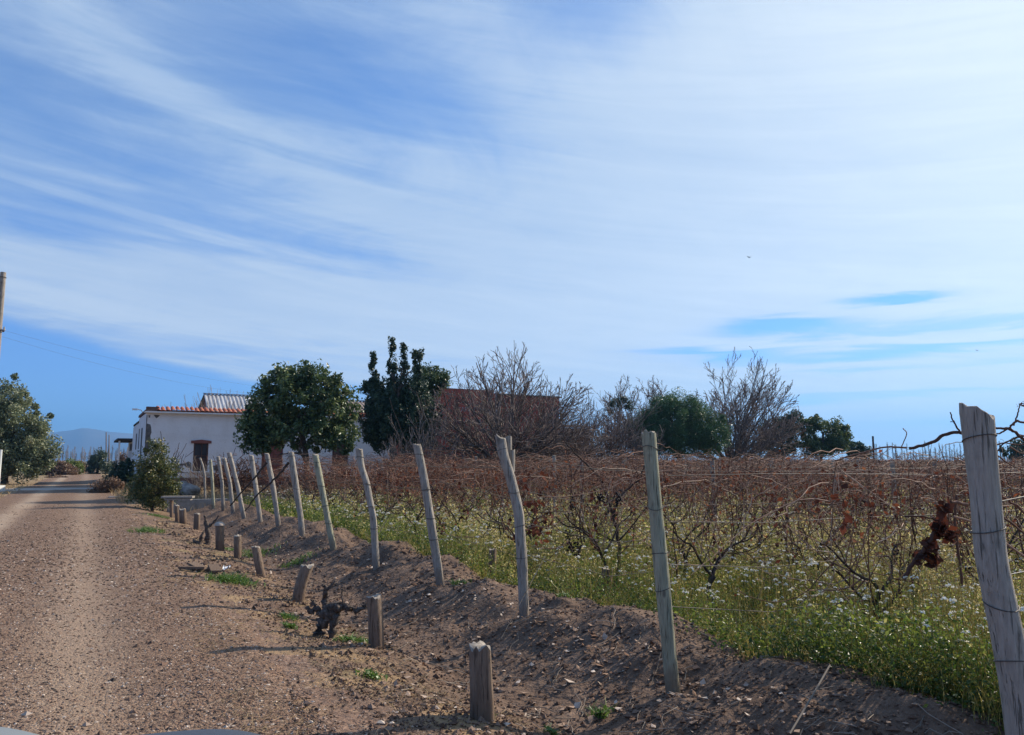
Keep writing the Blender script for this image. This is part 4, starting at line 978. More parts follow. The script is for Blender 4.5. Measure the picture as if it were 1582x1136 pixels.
def house():
    C0 = at(222, 712, 40.0); a0, s0 = AS(C0.x, C0.y); root = frame(a0, s0); root.name = 'white_house'
    tag(root, 'long low white plastered house with a clay tile edge and peeling corner', 'house')
    def lx(u):                       # photo x on the front wall plane -> local x
        r = ray(u, 712); return (a0/(r[0]*DX+r[1]*DY))*(r[0]*DY-r[1]*DX)-s0
    def dep(u): r = ray(u, 712); return r[1]*a0/(r[0]*DX+r[1]*DY)
    def lz(u, v): return at(u, v, dep(u)).z
    zt = lz(225, 638); Lx = 14.0
    w1 = (lx(298), lx(321), lz(310, 728), lz(310, 684)); d2 = (lx(404), lx(437), .05, lz(415, 684)); d3 = (lx(513), lx(538), .05, lz(525, 683))
    mb = MB(); wall_holes(mb, 0, Lx, -.2, zt, 0, .45, [w1, d2, d3])
    mb.box((.225, 3.6, zt/2-.05), (.45, 6.3, zt+.1)); mb.box((.225, 9.6, 1.85), (.44, 5.7, 4.1)); mb.box((Lx-.225, 6, zt/2-.1), (.45, 11.1, zt)); mb.box((Lx/2, 12.7, 1.9), (Lx, .45, 3.9))
    bpart(mb, 'wall', M_PLASTER, root)
    mb = MB(); mb.box((Lx/2, -.03, zt+.04), (Lx+.2, .62, .08)); bpart(mb, 'cornice', M_REVEAL, root)
    # roof slab behind the parapet tiles
    mb = MB(); mb.box((Lx/2+.1, 6.6, zt-.25), (Lx-.5, 11.8, .2)); bpart(mb, 'roof', M_CONC, root)
    # barrel tiles running down to the front edge
    mb = MB(); n = int(Lx/.245); th = np.linspace(0, math.pi, 8)
    for i in range(n):
        cx = .55+i*.245
        if cx > Lx or i in (37, 38): continue
        z0 = zt+.10+rs.randn()*.008; r = .105
        rows_ = []
        for (yy, zz, rr) in ((-.36, z0, r), (-.05, z0+.13, r*.95), (.42, z0+.24, r*.85)):
            rows_.append(np.stack([cx+rr*np.cos(th), np.full(8, yy), zz+rr*.9*np.sin(th)], 1))
        V = np.array(rows_); Vi = V.copy(); Vi[..., 2] -= .018; idx = np.arange(24).reshape(3, 8)
        F = np.stack([idx[:-1, :-1], idx[:-1, 1:], idx[1:, 1:], idx[1:, :-1]], -1).reshape(-1, 4)
        mb.add(V, F); mb.add(Vi, F[:, ::-1]); e = np.vstack([V[0], Vi[0]]); mb.add(e, [(j, j+8, j+9, j+1) for j in range(7)])
    mb.box((Lx/2, .12, zt+.13), (Lx, .5, .09)); bpart(mb, 'tile_edge', M_TILE, root, True)
    mb = MB(); mb.box((.28, -.02, zt+.2), (.62, .5, .24)); mb.box((9.25+.4, .0, zt+.18), (.55, .4, .1)); mb.box((.2, 3.4, zt+.12), (.5, 6.4, .13)); bpart(mb, 'parapet_cap', M_PLINTH, root)
    mb = MB(); mb.box((.225, 9.5, 3.97), (.52, 6.0, .10)); bpart(mb, 'rear_cap', M_DARK, root)
    # plinth
    mb = MB(); xs = sorted([0, Lx, d2[0], d2[1], d3[0], d3[1]]); zp = lz(300, 738)
    for a, b in ((0, d2[0]), (d2[1], d3[0]), (d3[1], Lx)): mb.box(((a+b)/2, -.015, zp/2-.1), (b-a, .03, zp+.2))
    mb.box((-.015, 6.2, zp/2-.1), (.03, 12.4, zp+.2)); bpart(mb, 'plinth', M_PLINTH, root)
    # peeled plaster: irregular thin patches standing 3 mm proud
    def patch(pts, name='bare_patch', m=M_ADOBE, y=-.004):
        V = [(lx(u), y, lz(u, v)) for u, v in pts]; q = MB(); q.ngon(V); q.ngon(np.array(V)[::-1]+np.array([0, .002, 0])); bpart(q, name, m, root)
    patch([(222.2,654),(229,656),(230.5,661),(231.5,668),(230,673),(231,680),(230.5,688),(228,692),(229.5,698),(226,702),(222.2,703)])
    patch([(222.2,641),(223.6,642),(223.4,654),(222.2,654)]); patch([(233,641),(243,641.5),(241,644),(238,646.5),(236,645)])
    patch([(225,642),(228,642),(227.5,645),(226,646)])
    patch([(270,718),(276,716),(284,717),(291,713),(297,716),(297,728),(290,731),(280,731),(272,728)], m=M_ADOBE)
    patch([(278,720),(284,719),(288,722),(294,724),(296,730),(285,730),(279,727)], 'plaster_remnant', M_REVEAL, -.008)
    patch([(330,720),(338,717),(345,720),(352,719),(356,724),(350,728),(340,729),(331,727)])
    for q_, d_ in (((-.008, 3.0, 2.5), (.012, 1.1, 1.9)), ((-.006, 8.4, 2.8), (.012, .9, 1.0)), ((-.006, 5.6, 2.9), (.012, .7, 1.2))): mb = MB(); mb.box(q_, d_); bpart(mb, 'side_shutter', M_ADOBE, root)
    # window
    x0, x1, z0, z1 = w1; wn = MB(); 
    for c, d in (((x0+.04, .1, (z0+z1)/2), (.08, .12, z1-z0)), ((x1-.04, .1, (z0+z1)/2), (.08, .12, z1-z0)), (((x0+x1)/2, .1, z1-.04), (x1-x0-.16, .12, .08)), (((x0+x1)/2, .1, (z0+z1)/2+.05), (x1-x0-.16, .1, .06)), (((x0+x1)/2+.05, .1, (z0+z1)/2), (.05, .09, z1-z0-.16))): wn.box(c, d)
    wo = bpart(wn, 'window', M_DOOR, root); g = MB(); g.box(((x0+x1)/2, .13, (z0+z1)/2), (x1-x0-.1, .01, z1-z0-.1)); bpart(g, 'pane', M_GLASSD, wo)
    g = MB(); g.box(((x0+x1)/2, .10, z0+(z1-z0)*.25), (x1-x0-.18, .05, (z1-z0)*.42)); bpart(g, 'shutter', M_DOOR, wo)
    g = MB(); g.box(((x0+x1)/2, -.03, z0-.04), (x1-x0+.3, .26, .07)); bpart(g, 'sill', M_REVEAL, wo); g = MB(); g.box((x0-.035, -.006, (z0+z1)/2), (.07, .03, z1-z0)); bpart(g, 'white_reveal', M_REVEAL, wo)
    def lintel(h, par):
        q = MB(); a, b = h[0]-.14, h[1]+.14; z = h[3]; V = np.array([(a, -.07, z-.04), (b, -.07, z-.04), (b, -.07, z+.10), ((a+b)/2, -.07, z+.16), (a, -.07, z+.10)])
        q.ngon(V); q.ngon((V+np.array([0, .10, 0]))[::-1]); n = 5; q.add(np.vstack([V, V+np.array([0, .10, 0])]), [(i, n+i, n+(i+1) % n, (i+1) % n) for i in range(n)]); bpart(q, 'lintel', M_LINTEL, par)
    lintel(w1, wo)
    for h in (d2, d3):
        x0, x1, z0, z1 = h; d = MB(); d.box(((x0+x1)/2, .14, (z0+z1)/2), (x1-x0-.02, .07, z1-z0-.02))
        for i in range(2): d.box((x0+(x1-x0)*(.27+.46*i), .09, z0+.6), ((x1-x0)*.3, .03, .8)); d.box((x0+(x1-x0)*(.27+.46*i), .09, z0+1.7), ((x1-x0)*.3, .03, 1.0))
        do = bpart(d, 'door', M_LINTEL if h is d2 else M_DOOR, root); k = MB(); k.box((x1-.15, .07, 1.05), (.04, .06, .14)); bpart(k, 'handle', M_WIRE, do); lintel(h, do)
    # lamp on the side parapet
    l = MB(); tubes(l, np.array([[.1, 3.5, zt+.1], [-.1, 3.5, zt+.35], [-.35, 3.5, zt+.4]]), np.full(3, .025), 6, cap=True); lo = bpart(l, 'wall_lamp', M_CONC, root)
    q = MB(); q.box((-.42, 3.5, zt+.38), (.26, .16, .1)); bpart(q, 'lamp_head', M_REVEAL, lo)
house()
def outhouse():
    C = at(204, 712, 54.0); a0, s0 = AS(C.x, C.y); root = frame(a0, s0); root.name = 'outhouse'; tag(root, 'small lower outbuilding with a jutting flat dark roof behind the white house', 'outbuilding')
    mb = MB(); wall_holes(mb, 0, 3.0, -.2, 3.0, 0, .3, [(.5, 1.2, 1.1, 2.1)]); mb.box((.15, 3.7, 1.4), (.3, 6.8, 3.2)); mb.box((2.85, 3.7, 1.4), (.3, 6.8, 3.2)); mb.box((1.5, 7.25, 1.4), (3, .3, 3.2)); bpart(mb, 'wall', M_PLASTER, root)
    mb = MB(); mb.box((1.15, 3.2, 3.1), (4.4, 8.4, .14)); bpart(mb, 'roof', M_DARK, root); mb = MB(); mb.box((.85, .2, 1.6), (.66, .05, .96)); bpart(mb, 'window', M_GLASSD, root)
    mb = MB(); mb.box((-.01, 3.0, 2.6), (.012, 3.5, .5)); bpart(mb, 'dark_board', M_ADOBE, root)  # thin dark strip along the side wall, a little below the roof slab
    mb = MB(); tubes(mb, np.array([[[-.9, -.7, 0], [-.9, -.7, 3.0]]]), np.full((1, 2), .06), 8); bpart(mb, 'porch_post', M_REVEAL, root)
outhouse()
def corr_roof(x0, x1, y0, z0, y1, z1, pitch=.3, amp=.035):
    n = int((x1-x0)/pitch*6); X = np.linspace(x0, x1, n); w = amp*np.sin((X-x0)/pitch*2*math.pi)
    V = np.concatenate([np.stack([X, np.full(n, y0), z0+w], 1), np.stack([X, np.full(n, y1), z1+w], 1)]); mb = MB()
    F = np.array([(i, i+1, n+i+1, n+i) for i in range(n-1)]); mb.add(V, F); mb.add(V-np.array([0, 0, .02]), F[:, ::-1]); return mb
def shed(name, u0, u1, Y, vt, vb, m, label, wallm, depth=9):
    p0 = at(u0, vt, Y); a0, s0 = AS(p0.x, p0.y); r = ray(u1, 712); k = a0/(r[0]*DX+r[1]*DY); L = k*(r[0]*DY-r[1]*DX)-s0
    zb = at(u0, vb, Y-3).z; root = frame(a0-3.2, s0); root.name = name; tag(root, label, 'shed')
    mb = corr_roof(-.2, L+.2, -.15, zb, 3.2, p0.z); b2 = corr_roof(-.2, L+.2, 3.21, p0.z, 3.2+depth, zb-.6); o = bpart(mb, 'roof', m, root, True); bpart(b2, 'rear_roof', m, root, True)
    w = MB(); w.box((L/2, .15, zb/2-.1), (L, .3, zb-.15))
    for x in (.12, L-.12):
        V = np.array([(x, 0, 0), (x, 3.2+depth-.3, 0), (x, 3.2+depth-.3, zb-.7), (x, 3.2, p0.z-.06), (x, 0, zb-.08)]); w.ngon(V-np.array([.1, 0, 0])); w.ngon((V+np.array([.1, 0, 0]))[::-1])
    bpart(w, 'wall', wallm, root)
    d = MB(); d.box((L*.4, -.02, 1.2), (1.6, .05, 2.4)); bpart(d, 'door', M_DOOR, root); c = MB(); c.box((L/2, 3.2, p0.z+.05), (L+.5, .35, .05)); bpart(c, 'ridge_cap', m, root)
shed('metal_roof_shed', 319, 425, 60, 609, 641, M_ZINC, 'shed with a sloping grey corrugated metal roof behind the white house', M_BRICK2)
shed('brown_roof_shed', 500, 600, 62, 618, 640, M_RUSTROOF, 'low shed with a brown roof between the round tree and the conifer', M_PLASTER)
def brick():
    Y = 50.0; p0 = at(668, 602, Y-4); a0, s0 = AS(p0.x, p0.y)
    def lx(u): r = ray(u, 712); k = a0/(r[0]*DX+r[1]*DY); return k*(r[0]*DY-r[1]*DX)-s0
    def dp(u): r = ray(u, 712); return r[1]*a0/(r[0]*DX+r[1]*DY)
    L1 = lx(763); L2 = lx(868); L3 = lx(935); z1 = at(740, 603, dp(740)).z; z2 = at(820, 611, dp(820)).z
    root = frame(a0, s0); root.name = 'brick_winery'; tag(root, 'tall flat roofed red brick building with faded white lettering behind bare trees', 'building')
    mb = MB(); wall_holes(mb, 0, L1, -.2, z1, 0, .4, []); mb.box((.2, 3.4, z1/2-.1), (.4, 6, z1+.2)); mb.box((L1-.2, 3.4, z1/2-.1), (.4, 6, z1+.2)); mb.box((L1/2, 6.2, z1/2-.1), (L1, .4, z1+.2)); bpart(mb, 'wall', M_BRICK, root)
    mb = MB(); mb.box(((L1+L2)/2+.05, .5, z2/2-.1), (L2-L1-.1, .4, z2+.2)); mb.box((L2-.2, 7, z2/2-.1), (.4, 12.4, z2+.2)); mb.box(((L1+L2)/2, 13.4, z2/2-.1), (L2-L1-.1, .4, z2+.2)); bpart(mb, 'side_wall', M_BRICK, root)
    mb = MB(); mb.box((L1/2, 3.2, z1+.0), (L1-.1, 6.2, .08)); mb.box(((L1+L2)/2, 7, z2), (L2-L1+.4, 13.6, .08)); bpart(mb, 'roof', M_ADOBE, root)
    mb = MB(); tubes(mb, np.array([[[L1+.1, -.1, 0], [L1+.1, -.1, z1-.1]]]), np.full((1, 2), .075), 8); bpart(mb, 'downpipe', M_LETTER, root)
    mb = MB(); mb.box(((L2+L3)/2, 2.0, 1.9), (L3-L2, .3, 4.0)); mb.box((L3-.15, 7.2, 1.9), (.3, 10, 4.0)); bpart(mb, 'low_wall', M_BRICK2, root); mb = corr_roof(L2, L3+.3, 1.6, 4.0, 12.4, 5.0); bpart(mb, 'low_roof', M_RUSTROOF, root)
    for (txt, u0, u1, v0, v1, bend) in (('TAPIA     MAS', 706, 757, 629, 636, .010), ('CABEZUDO', 713, 745, 650, 657, -.035)):
        cu = bpy.data.curves.new('t', 'FONT'); cu.body = txt; cu.align_x = 'CENTER'; cu.extrude = .01; cu.size = 1; ob = bpy.data.objects.new('t', cu); COL.objects.link(ob)
        dg = bpy.context.evaluated_depsgraph_get(); me = bpy.data.meshes.new_from_object(ob.evaluated_get(dg)); bpy.data.objects.remove(ob)
        co = np.zeros(len(me.vertices)*3); me.vertices.foreach_get('co', co); co = co.reshape(-1, 3); w = np.ptp(co[:, 0]); hgt = .72
        X0, X1 = lx(u0), lx(u1); uc = (u0+u1)/2; Zb = at(uc, v1, dp(uc)).z; H = (at(uc, v0, dp(uc)).z-Zb)/hgt
        x = (X0+X1)/2+co[:, 0]/w*(X1-X0); V = np.stack([x, -.012-co[:, 2], Zb+co[:, 1]*H-bend*6*((x-(X0+X1)/2)/(X1-X0)*2)**2], 1)
        me.vertices.foreach_set('co', V.ravel()); me.update(); me.materials.clear(); me.materials.append(M_LETTER); me.name = 'painted_lettering'; link('painted_lettering', me, root)
brick()

# ------------------------------------------------------------------ trees
def trunk_obj(root, pts, rad, m=M_TRUNK):
    mb = MB(); P = np.array(pts, float); t = np.linspace(0, len(P)-1, 12); Q = np.stack([np.interp(t, np.arange(len(P)), P[:, c]) for c in range(3)], 1)
    R = np.linspace(rad, rad*.5, 12); R[0] *= 1.4; tubes(mb, Q, R, 9, .4); C, RR = grow(Q[None], R[None], 9, .45, .95, 50, .38, .2, .55, N=6); tubes(mb, C, RR, 6)
    C2, R2 = grow(C, RR, 4, .3, 1, 40, .6, .2, .6, N=5); tubes(mb, C2, R2, 4); mb.build('trunk', m, root)
def leafy(name, label, Y, ells, nleaf, lsize, m, trunk_u, cat='tree', clump=.30, group=None, vbase=None, aspect=.5, ncl=55, shell=.55, spread=(1, 1, 1), trad=.16):
    """crown = many leaf clumps over ellipsoids given in photo pixels (u, v, ru, rv) at depth Y"""
    p = at(trunk_u, 712, Y); z0 = gz(p.x, p.y); root = link(name, None, None, (p.x, p.y, z0)); tag(root, label, cat, group)
    base = np.array([p.x, p.y, z0]); mb = MB(); tot = sum(e[2]*e[3] for e in ells); k = Y/FPX; tops = []
    for e in ells:
        c = np.array(at(e[0], e[1], Y))-base; c[1] += e[4] if len(e) > 4 else 0
        r = np.array([e[2]*k, min(e[2], e[3]*1.6)*k*.9, e[3]*k]); nc = max(3, int(ncl*e[2]*e[3]/tot*(1+.0*len(ells))))
        d = nrm(rs.randn(nc, 3)); rad = (shell+(1-shell)*rs.rand(nc, 1)**.6)*(.84+.34*rs.rand(nc, 1))
        C = c+d*rad*r; nl = max(4, int(nleaf*e[2]*e[3]/tot/nc)); cr = clump*(.4+1.2*rs.rand(nc))*np.clip(r[0]/.40, .7, 1)
        dd = nrm(rs.randn(nc, nl, 3))*(rs.rand(nc, nl, 1)**.45)*cr[:, None, None]*np.array(spread)
        P = (C[:, None]+dd).reshape(-1, 3); rn = np.clip(np.repeat(rs.rand(nc), nl)*.5+rs.rand(nc*nl)*.6-.05, 0, 1)
        P[:, 2] = np.maximum(P[:, 2], .05)
        leaves(mb, P, lsize, 0, rn, aspect); tops.append(c)
    mb.build('crown', m, root, False)
    cc = np.mean(tops, 0); trunk_obj(root, [(0, 0, -.1), (0, 0, max(.4, (cc[2]-.3)*.5)), (cc[0], cc[1], cc[2]+.3)], trad)
    return root
def bare(name, label, u, Y, top_v, m, limbs=8, spread=45, lean=(0, 0), levels=((5, 38, .62, .5), (5, 34, .55, .35), (4, 30, .5, .2)), trunk_h=.22, rad=.13, cat='tree', seed=1, jit=.10, minr=.008, group=None, firstlen=1.0, up=.9, env=None):
    global rs
    keep = rs; rs = np.random.RandomState(seed); p = at(u, 712, Y); z0 = gz(p.x, p.y); H = at(u, top_v, Y).z-z0
    root = link(name, None, None, (p.x, p.y, z0)); tag(root, label, cat, group)
    th = H*trunk_h; T = np.array([[0, 0, -.2], [0, 0, th*.5], [lean[0]*.1, lean[1]*.1, th]]); t = np.linspace(0, 2, 8); Q = np.stack([np.interp(t, [0, 1, 2], T[:, c]) for c in range(3)], 1)
    mt = MB(); tubes(mt, Q, np.linspace(rad*1.25, rad*.9, 8), 9, .2)
    L = (H-th)*firstlen; P = []; R = []; N = 10
    for i in range(limbs):
        az = 2*math.pi*(i*.5698403+rs.rand()*.1); sp = math.radians(spread)*math.sqrt((i*0.7548777+.13) % 1.0); D = np.array([math.cos(az)*math.sin(sp)+lean[0], math.sin(az)*math.sin(sp)+lean[1], math.cos(sp)]); D /= np.linalg.norm(D)
        ll = L*(.75+.3*rs.rand())
        if env: ll = (.80+.20*rs.rand())/math.sqrt((math.sin(sp)/env)**2+(math.cos(sp)/(L*firstlen))**2)
        pt = Q[-1-rs.randint(0, 3)].copy(); pts = [pt]
        for j in range(N-1):
            D = nrm(D+np.array([0, 0, up])*.06+rs.randn(3)*jit*.8); pts.append(pts[-1]+D*ll/(N-1))
        P.append(pts); R.append(np.linspace(rad*.62, rad*.12, N)*(.7+.5*rs.rand()))
    P = np.array(P); R = np.array(R); tubes(mt, P, R, 7, rs.rand(limbs)*.5); mt.build('trunk', m, root); mc = MB()
    for j, (nc, ang, lf, upp) in enumerate(levels):
        P, R = grow(P, R, nc, .30 if j == 0 else .2, 1, ang, lf, upp, .62, N=7 if j < 2 else 5, jit=jit)
        if env:
            q = P[:, -1]; cx = lean[0]*L*.6; kk = ((q[:, 0]-cx)**2+(q[:, 1])**2)/(env*1.12)**2+((q[:, 2]-th)/(L*firstlen*1.04))**2 < .92+.16*rs.rand(len(q)); P = P[kk]; R = R[kk]
        R = np.maximum(R, minr); tubes(mc, P, R, 5 if j == 0 else 3)
    mc.build('crown', m, root); rs = keep; return root

leafy('olive_tree', 'big grey green bushy tree at the left edge beside the road', 52, [(18,662,56,52),(60,695,18,38),(52,720,24,24),(-30,640,60,70),(50,690,36,48),(25,715,48,28),(-10,700,60,50),(5,626,40,26),(54,655,20,26),(10,602,8,12)], 60000, .17, M_F4, 10, clump=.55, ncl=340, shell=.35, trad=.22)
leafy('round_tree', 'dark green rounded broadleaf tree in front of the white house', 34, [(460,612,62,42),(395,680,24,14),(525,690,22,10),(415,650,40,45),(505,640,48,42),(460,665,80,30),(395,665,24,22),(530,672,20,18),(470,580,38,20),(440,600,40,28),(515,600,22,20),(408,682,22,16)], 26000, .18, M_F1, 474, clump=.33, ncl=380, shell=.5, trad=.17)
leafy('conifer', 'dark spired conifer with several pointed tops behind bare shrub', 38, [(606,545,3,18),(606,572,7,22),(624,548,3,16),(625,575,7,20),(642,550,3,12),(650,552,2.5,10),(645,572,7,20),(576,560,3.5,16),(578,586,7.5,20),(584,612,16,28),(612,612,22,28),(638,612,22,30),(568,600,9,10),(563,592,4,5),(600,625,30,30),(580,640,18,26),(600,650,42,48),(640,655,40,45),(582,672,22,22),(606,535,4,10),(624,538,4,9),(641,548,4,8),(650,550,4,7),(576,556,5,12),(566,594,5,6)], 62000, .13, M_F2, 607, clump=.19, ncl=1300, shell=.3, spread=(.9, .9, 1.5), trad=.2)
leafy('round_evergreen', 'round topped dark evergreen just right of the spired conifer', 41, [(668,592,27,26),(650,605,20,28),(680,588,16,16)], 9000, .13, M_F1, 668, clump=.28, ncl=110, shell=.4)
bare('bare_shrub', 'dense grey leafless shrub in front of the spired conifer', 652, 33.5, 588, M_TWIG, 32, 56, env=1.9, levels=((7, 24, .6, .5), (4, 26, .55, .3)), trunk_h=.04, rad=.05, seed=5, cat='shrub', minr=.009, firstlen=1.0, up=.3)
bare('bare_tree', 'widest bare spreading tree in front of the red brick building', 784, 38, 534, M_TWIG, 44, 88, levels=((10, 32, .5, .2), (6, 32, .5, .15), (2, 32, .5, .1)), trunk_h=.2, rad=.14, env=4.9, seed=11, minr=.012, jit=.07, firstlen=1.0, lean=(.05, 0), up=.15)
bare('bare_tree', 'lower bare tree leaning right beside the widest one', 850, 39.5, 585, M_TWIG, 16, 86, env=4.0, levels=((8, 28, .5, .25), (5, 28, .5, .2), (3, 28, .5, .2)), trunk_h=.1, rad=.11, seed=12, minr=.0085, jit=.08, lean=(.30, 0), up=.2, firstlen=1.0)
bare('bare_tree', 'bare pale tree behind the palm left of the green pine bush', 990, 55, 577, M_TWIG, 36, 78, env=3.6, levels=((7, 36, .55, .5), (6, 34, .5, .3), (4, 34, .45, .2)), trunk_h=.3, rad=.12, seed=21, minr=.014, firstlen=1.0, up=.3)
bare('bare_tree', 'tall bare tree with fanned branches right of the green pine bush', 1130, 58, 538, M_TWIG, 40, 78, env=5.2, levels=((10, 28, .5, .3), (7, 28, .5, .25), (3, 28, .45, .2)), trunk_h=.16, rad=.16, seed=31, minr=.015, lean=(.10, 0), firstlen=1.0, up=.3)
bare('bare_tree', 'small reddish bare tree between the widest tree and the pine bush', 932, 46, 622, M_TWIG, 22, 65, levels=((7, 34, .6, .5), (5, 32, .5, .3)), trunk_h=.12, rad=.09, seed=41, minr=.010)
for i, (u, v, sd) in enumerate(((880, 650, 51), (960, 660, 53), (905, 668, 54), (1010, 655, 55))):
    bare('thicket', ['brown twiggy thicket at the foot of the widest bare tree', 'grey twiggy thicket below the palm', 'rusty low thicket above the vine tops, mid picture', 'grey thicket at the left foot of the pine bush'][i], u, (43, 47, 46, 57)[i], v, [M_TWIGR, M_TWIG, M_TWIGR, M_TWIG][i], 18, 70, levels=((6, 34, .6, .4), (5, 34, .55, .3)), trunk_h=.05, rad=.05, seed=sd, cat='thicket', minr=.010)
bare('bare_saplings', 'bare upright shoots rising behind the roof of the white house', 335, 50, 596, M_TWIG, 150, 58, env=4.6, levels=((4, 14, .45, .5),), trunk_h=.04, rad=.045, seed=61, cat='tree', minr=.010, firstlen=1.0, jit=.04, up=.2)
leafy('palm_like_shrub', 'small dark tufted palm before the bare pale tree', 50, [(950,624,8,6),(962,620,8,5),(970,628,7,6),(944,634,6,5)], 1500, .2, M_F2, 958, clump=.3, ncl=34, cat='palm', aspect=.2, trad=.06)
leafy('pine_bush', 'soft dark green pine bush among the bare trees', 49, [(1040,650,52,38),(1005,665,30,32),(1090,668,36,30),(1060,635,30,22),(1020,640,20,20),(1100,680,28,20),(1045,685,60,14)], 60000, .17, M_F3, 1050, clump=.5, ncl=260, shell=.4, aspect=.22, cat='bush')
leafy('evergreen_tree', 'dark evergreen with a bumpy top left of the rounded one', 62, [(1205,668,28,22),(1225,655,16,14),(1185,672,14,14),(1224,642,7,6),(1205,690,34,16)], 15000, .19, M_F2, 1208, clump=.4, ncl=110, group='dark evergreens at the end of the vineyard')
leafy('evergreen_tree', 'dark evergreen with a smooth rounded top on the skyline', 60, [(1270,668,34,22),(1262,655,18,9),(1292,680,18,16),(1265,690,38,12)], 17000, .18, M_F1, 1268, clump=.36, ncl=120, group='dark evergreens at the end of the vineyard')
leafy('evergreen_tree', 'smallest dark evergreen right of the rounded one', 66, [(1318,694,18,11),(1332,700,14,7)], 5000, .2, M_F2, 1322, clump=.35, ncl=40, group='dark evergreens at the end of the vineyard')
leafy('evergreen_tree', 'dark tree at the right edge behind the thick corner post', 60, [(1590,702,40,20),(1600,690,22,12)], 9000, .2, M_F2, 1595, clump=.36, ncl=70, group='dark evergreens at the end of the vineyard')
leafy('leafy_shrub', 'leafy shrub with yellowish leaf tips in front of the house corner', 27, [(240,742,36,32),(236,710,20,24),(258,735,18,26),(222,735,16,30),(238,690,8,10),(265,750,12,18),(238,765,34,16),(240,776,26,8)], 13000, .085, M_F5, 240, clump=.24, ncl=190, shell=.3, cat='shrub', trad=.05)
bare('bare_sapling', 'few bare twigs rising behind the leafy shrub', 256, 28.5, 678, M_TWIGD, 7, 28, levels=((4, 40, .45, .6),), trunk_h=.1, rad=.03, seed=71, cat='sapling', minr=.010)
leafy('roadside_bush', 'reddish brown dry hedge between the left tree and the lime bush', 85, [(85,724,24,11),(100,730,16,7),(72,732,14,9)], 8000, .2, M_BROWNBUSH, 85, clump=.4, ncl=70, cat='bush', group='bushes along the far road')
leafy('roadside_bush', 'rusty low bush at the road edge before the dry hedge', 72, [(88,742,16,6),(78,744,10,5)], 2600, .16, M_BROWNBUSH, 85, clump=.3, ncl=30, cat='bush', group='bushes along the far road')
leafy('roadside_bush', 'bright lime green bush on the left of the far road', 88, [(110,722,12,9),(118,726,7,8)], 4500, .2, M_F6, 112, clump=.4, ncl=40, cat='bush', group='bushes along the far road')
leafy('roadside_bush', 'blue green airy bush in the middle of the far road end', 92, [(152,712,14,16),(155,725,16,12),(146,720,10,12)], 7000, .2, M_F7, 152, clump=.45, ncl=60, cat='bush', group='bushes along the far road')
leafy('roadside_bush', 'dark bush against the side of the white house', 48, [(190,728,16,12),(182,736,14,9),(200,722,8,14),(192,742,20,9)], 6000, .14, M_F2, 190, clump=.32, ncl=60, cat='bush', group='bushes along the far road')
leafy('roadside_bush', 'dry russet bush before the dark one, at the end of the verge', 38, [(160,752,12,8),(155,758,14,5),(178,750,10,8)], 3600, .10, M_BROWNBUSH, 162, clump=.22, ncl=40, cat='bush', group='bushes along the far road')
leafy('roadside_bush', 'dull green bush beyond the dark one near the outbuilding', 100, [(200,712,14,10),(185,716,12,7),(128,722,10,8)], 4000, .25, M_BROWNBUSH, 190, clump=.45, ncl=40, cat='bush', group='bushes along the far road')
bare('vine_pile', 'tangled pile of brown prunings in front of the house plinth', 362, 36, 708, M_TWIGR, 30, 80, levels=((6, 50, .6, .1), (4, 50, .5, 0)), trunk_h=.05, rad=.04, seed=81, cat='brush pile', minr=.012)
bare('dead_bush', 'dry pale bush under the house window', 306, 37, 712, M_TWIGP, 12, 40, levels=((4, 40, .5, .3),), trunk_h=.05, rad=.025, seed=82, cat='bush', minr=.009)
# far poplars
def poplars():
    global rs
    ms = []
    for i in range(5):
        rs = np.random.RandomState(400+i); mb = MB(); H = 14.0
        T = np.array([[[0, 0, 0], [.1, 0, 5], [0, .1, 10], [0, 0, H]]]); R = np.array([[.22, .16, .1, .05]]); tubes(mb, T, R, 5)
        C, RR = grow(T, R, 40, .12, .98, 20, .32, .9, .6, N=5, jit=.05, taper=.75); RR = np.maximum(RR, .05); tubes(mb, C, RR, 3)
        C2, R2 = grow(C, RR, 3, .2, 1, 18, .5, .5, .8, N=4, jit=.06); tubes(mb, C2, np.maximum(R2, .035), 3); ms.append(mb.mesh('poplar', M_TWIGP))
    rs = np.random.RandomState(77)
    L = [('left', u) for u in np.arange(72, 205, 3.6)]+[('right', u) for u in np.arange(1338, 1500, 4.6)]+[('edge', u) for u in np.arange(1536, 1600, 5.5)]
    for j, (side, u) in enumerate(L):
        Y = 520+rs.rand()*90; p = at(u+rs.randn(), 712, Y); o = link('poplar', ms[j % 5], None, (p.x, p.y, -.4)); o.rotation_euler = (0, 0, rs.rand()*6); sc_ = (.55+.45*rs.rand())*(.95 if side == 'left' else 1.12); o.scale = (.9, .9, sc_)
        tag(o, {'left': 'pale bare poplar in the far row under the blue mountains', 'right': 'bare poplar in the far skyline row left of the corner post', 'edge': 'bare poplar in the far skyline row right of the corner post'}[side], 'poplar', 'far bare poplars on the horizon, '+side)
poplars()

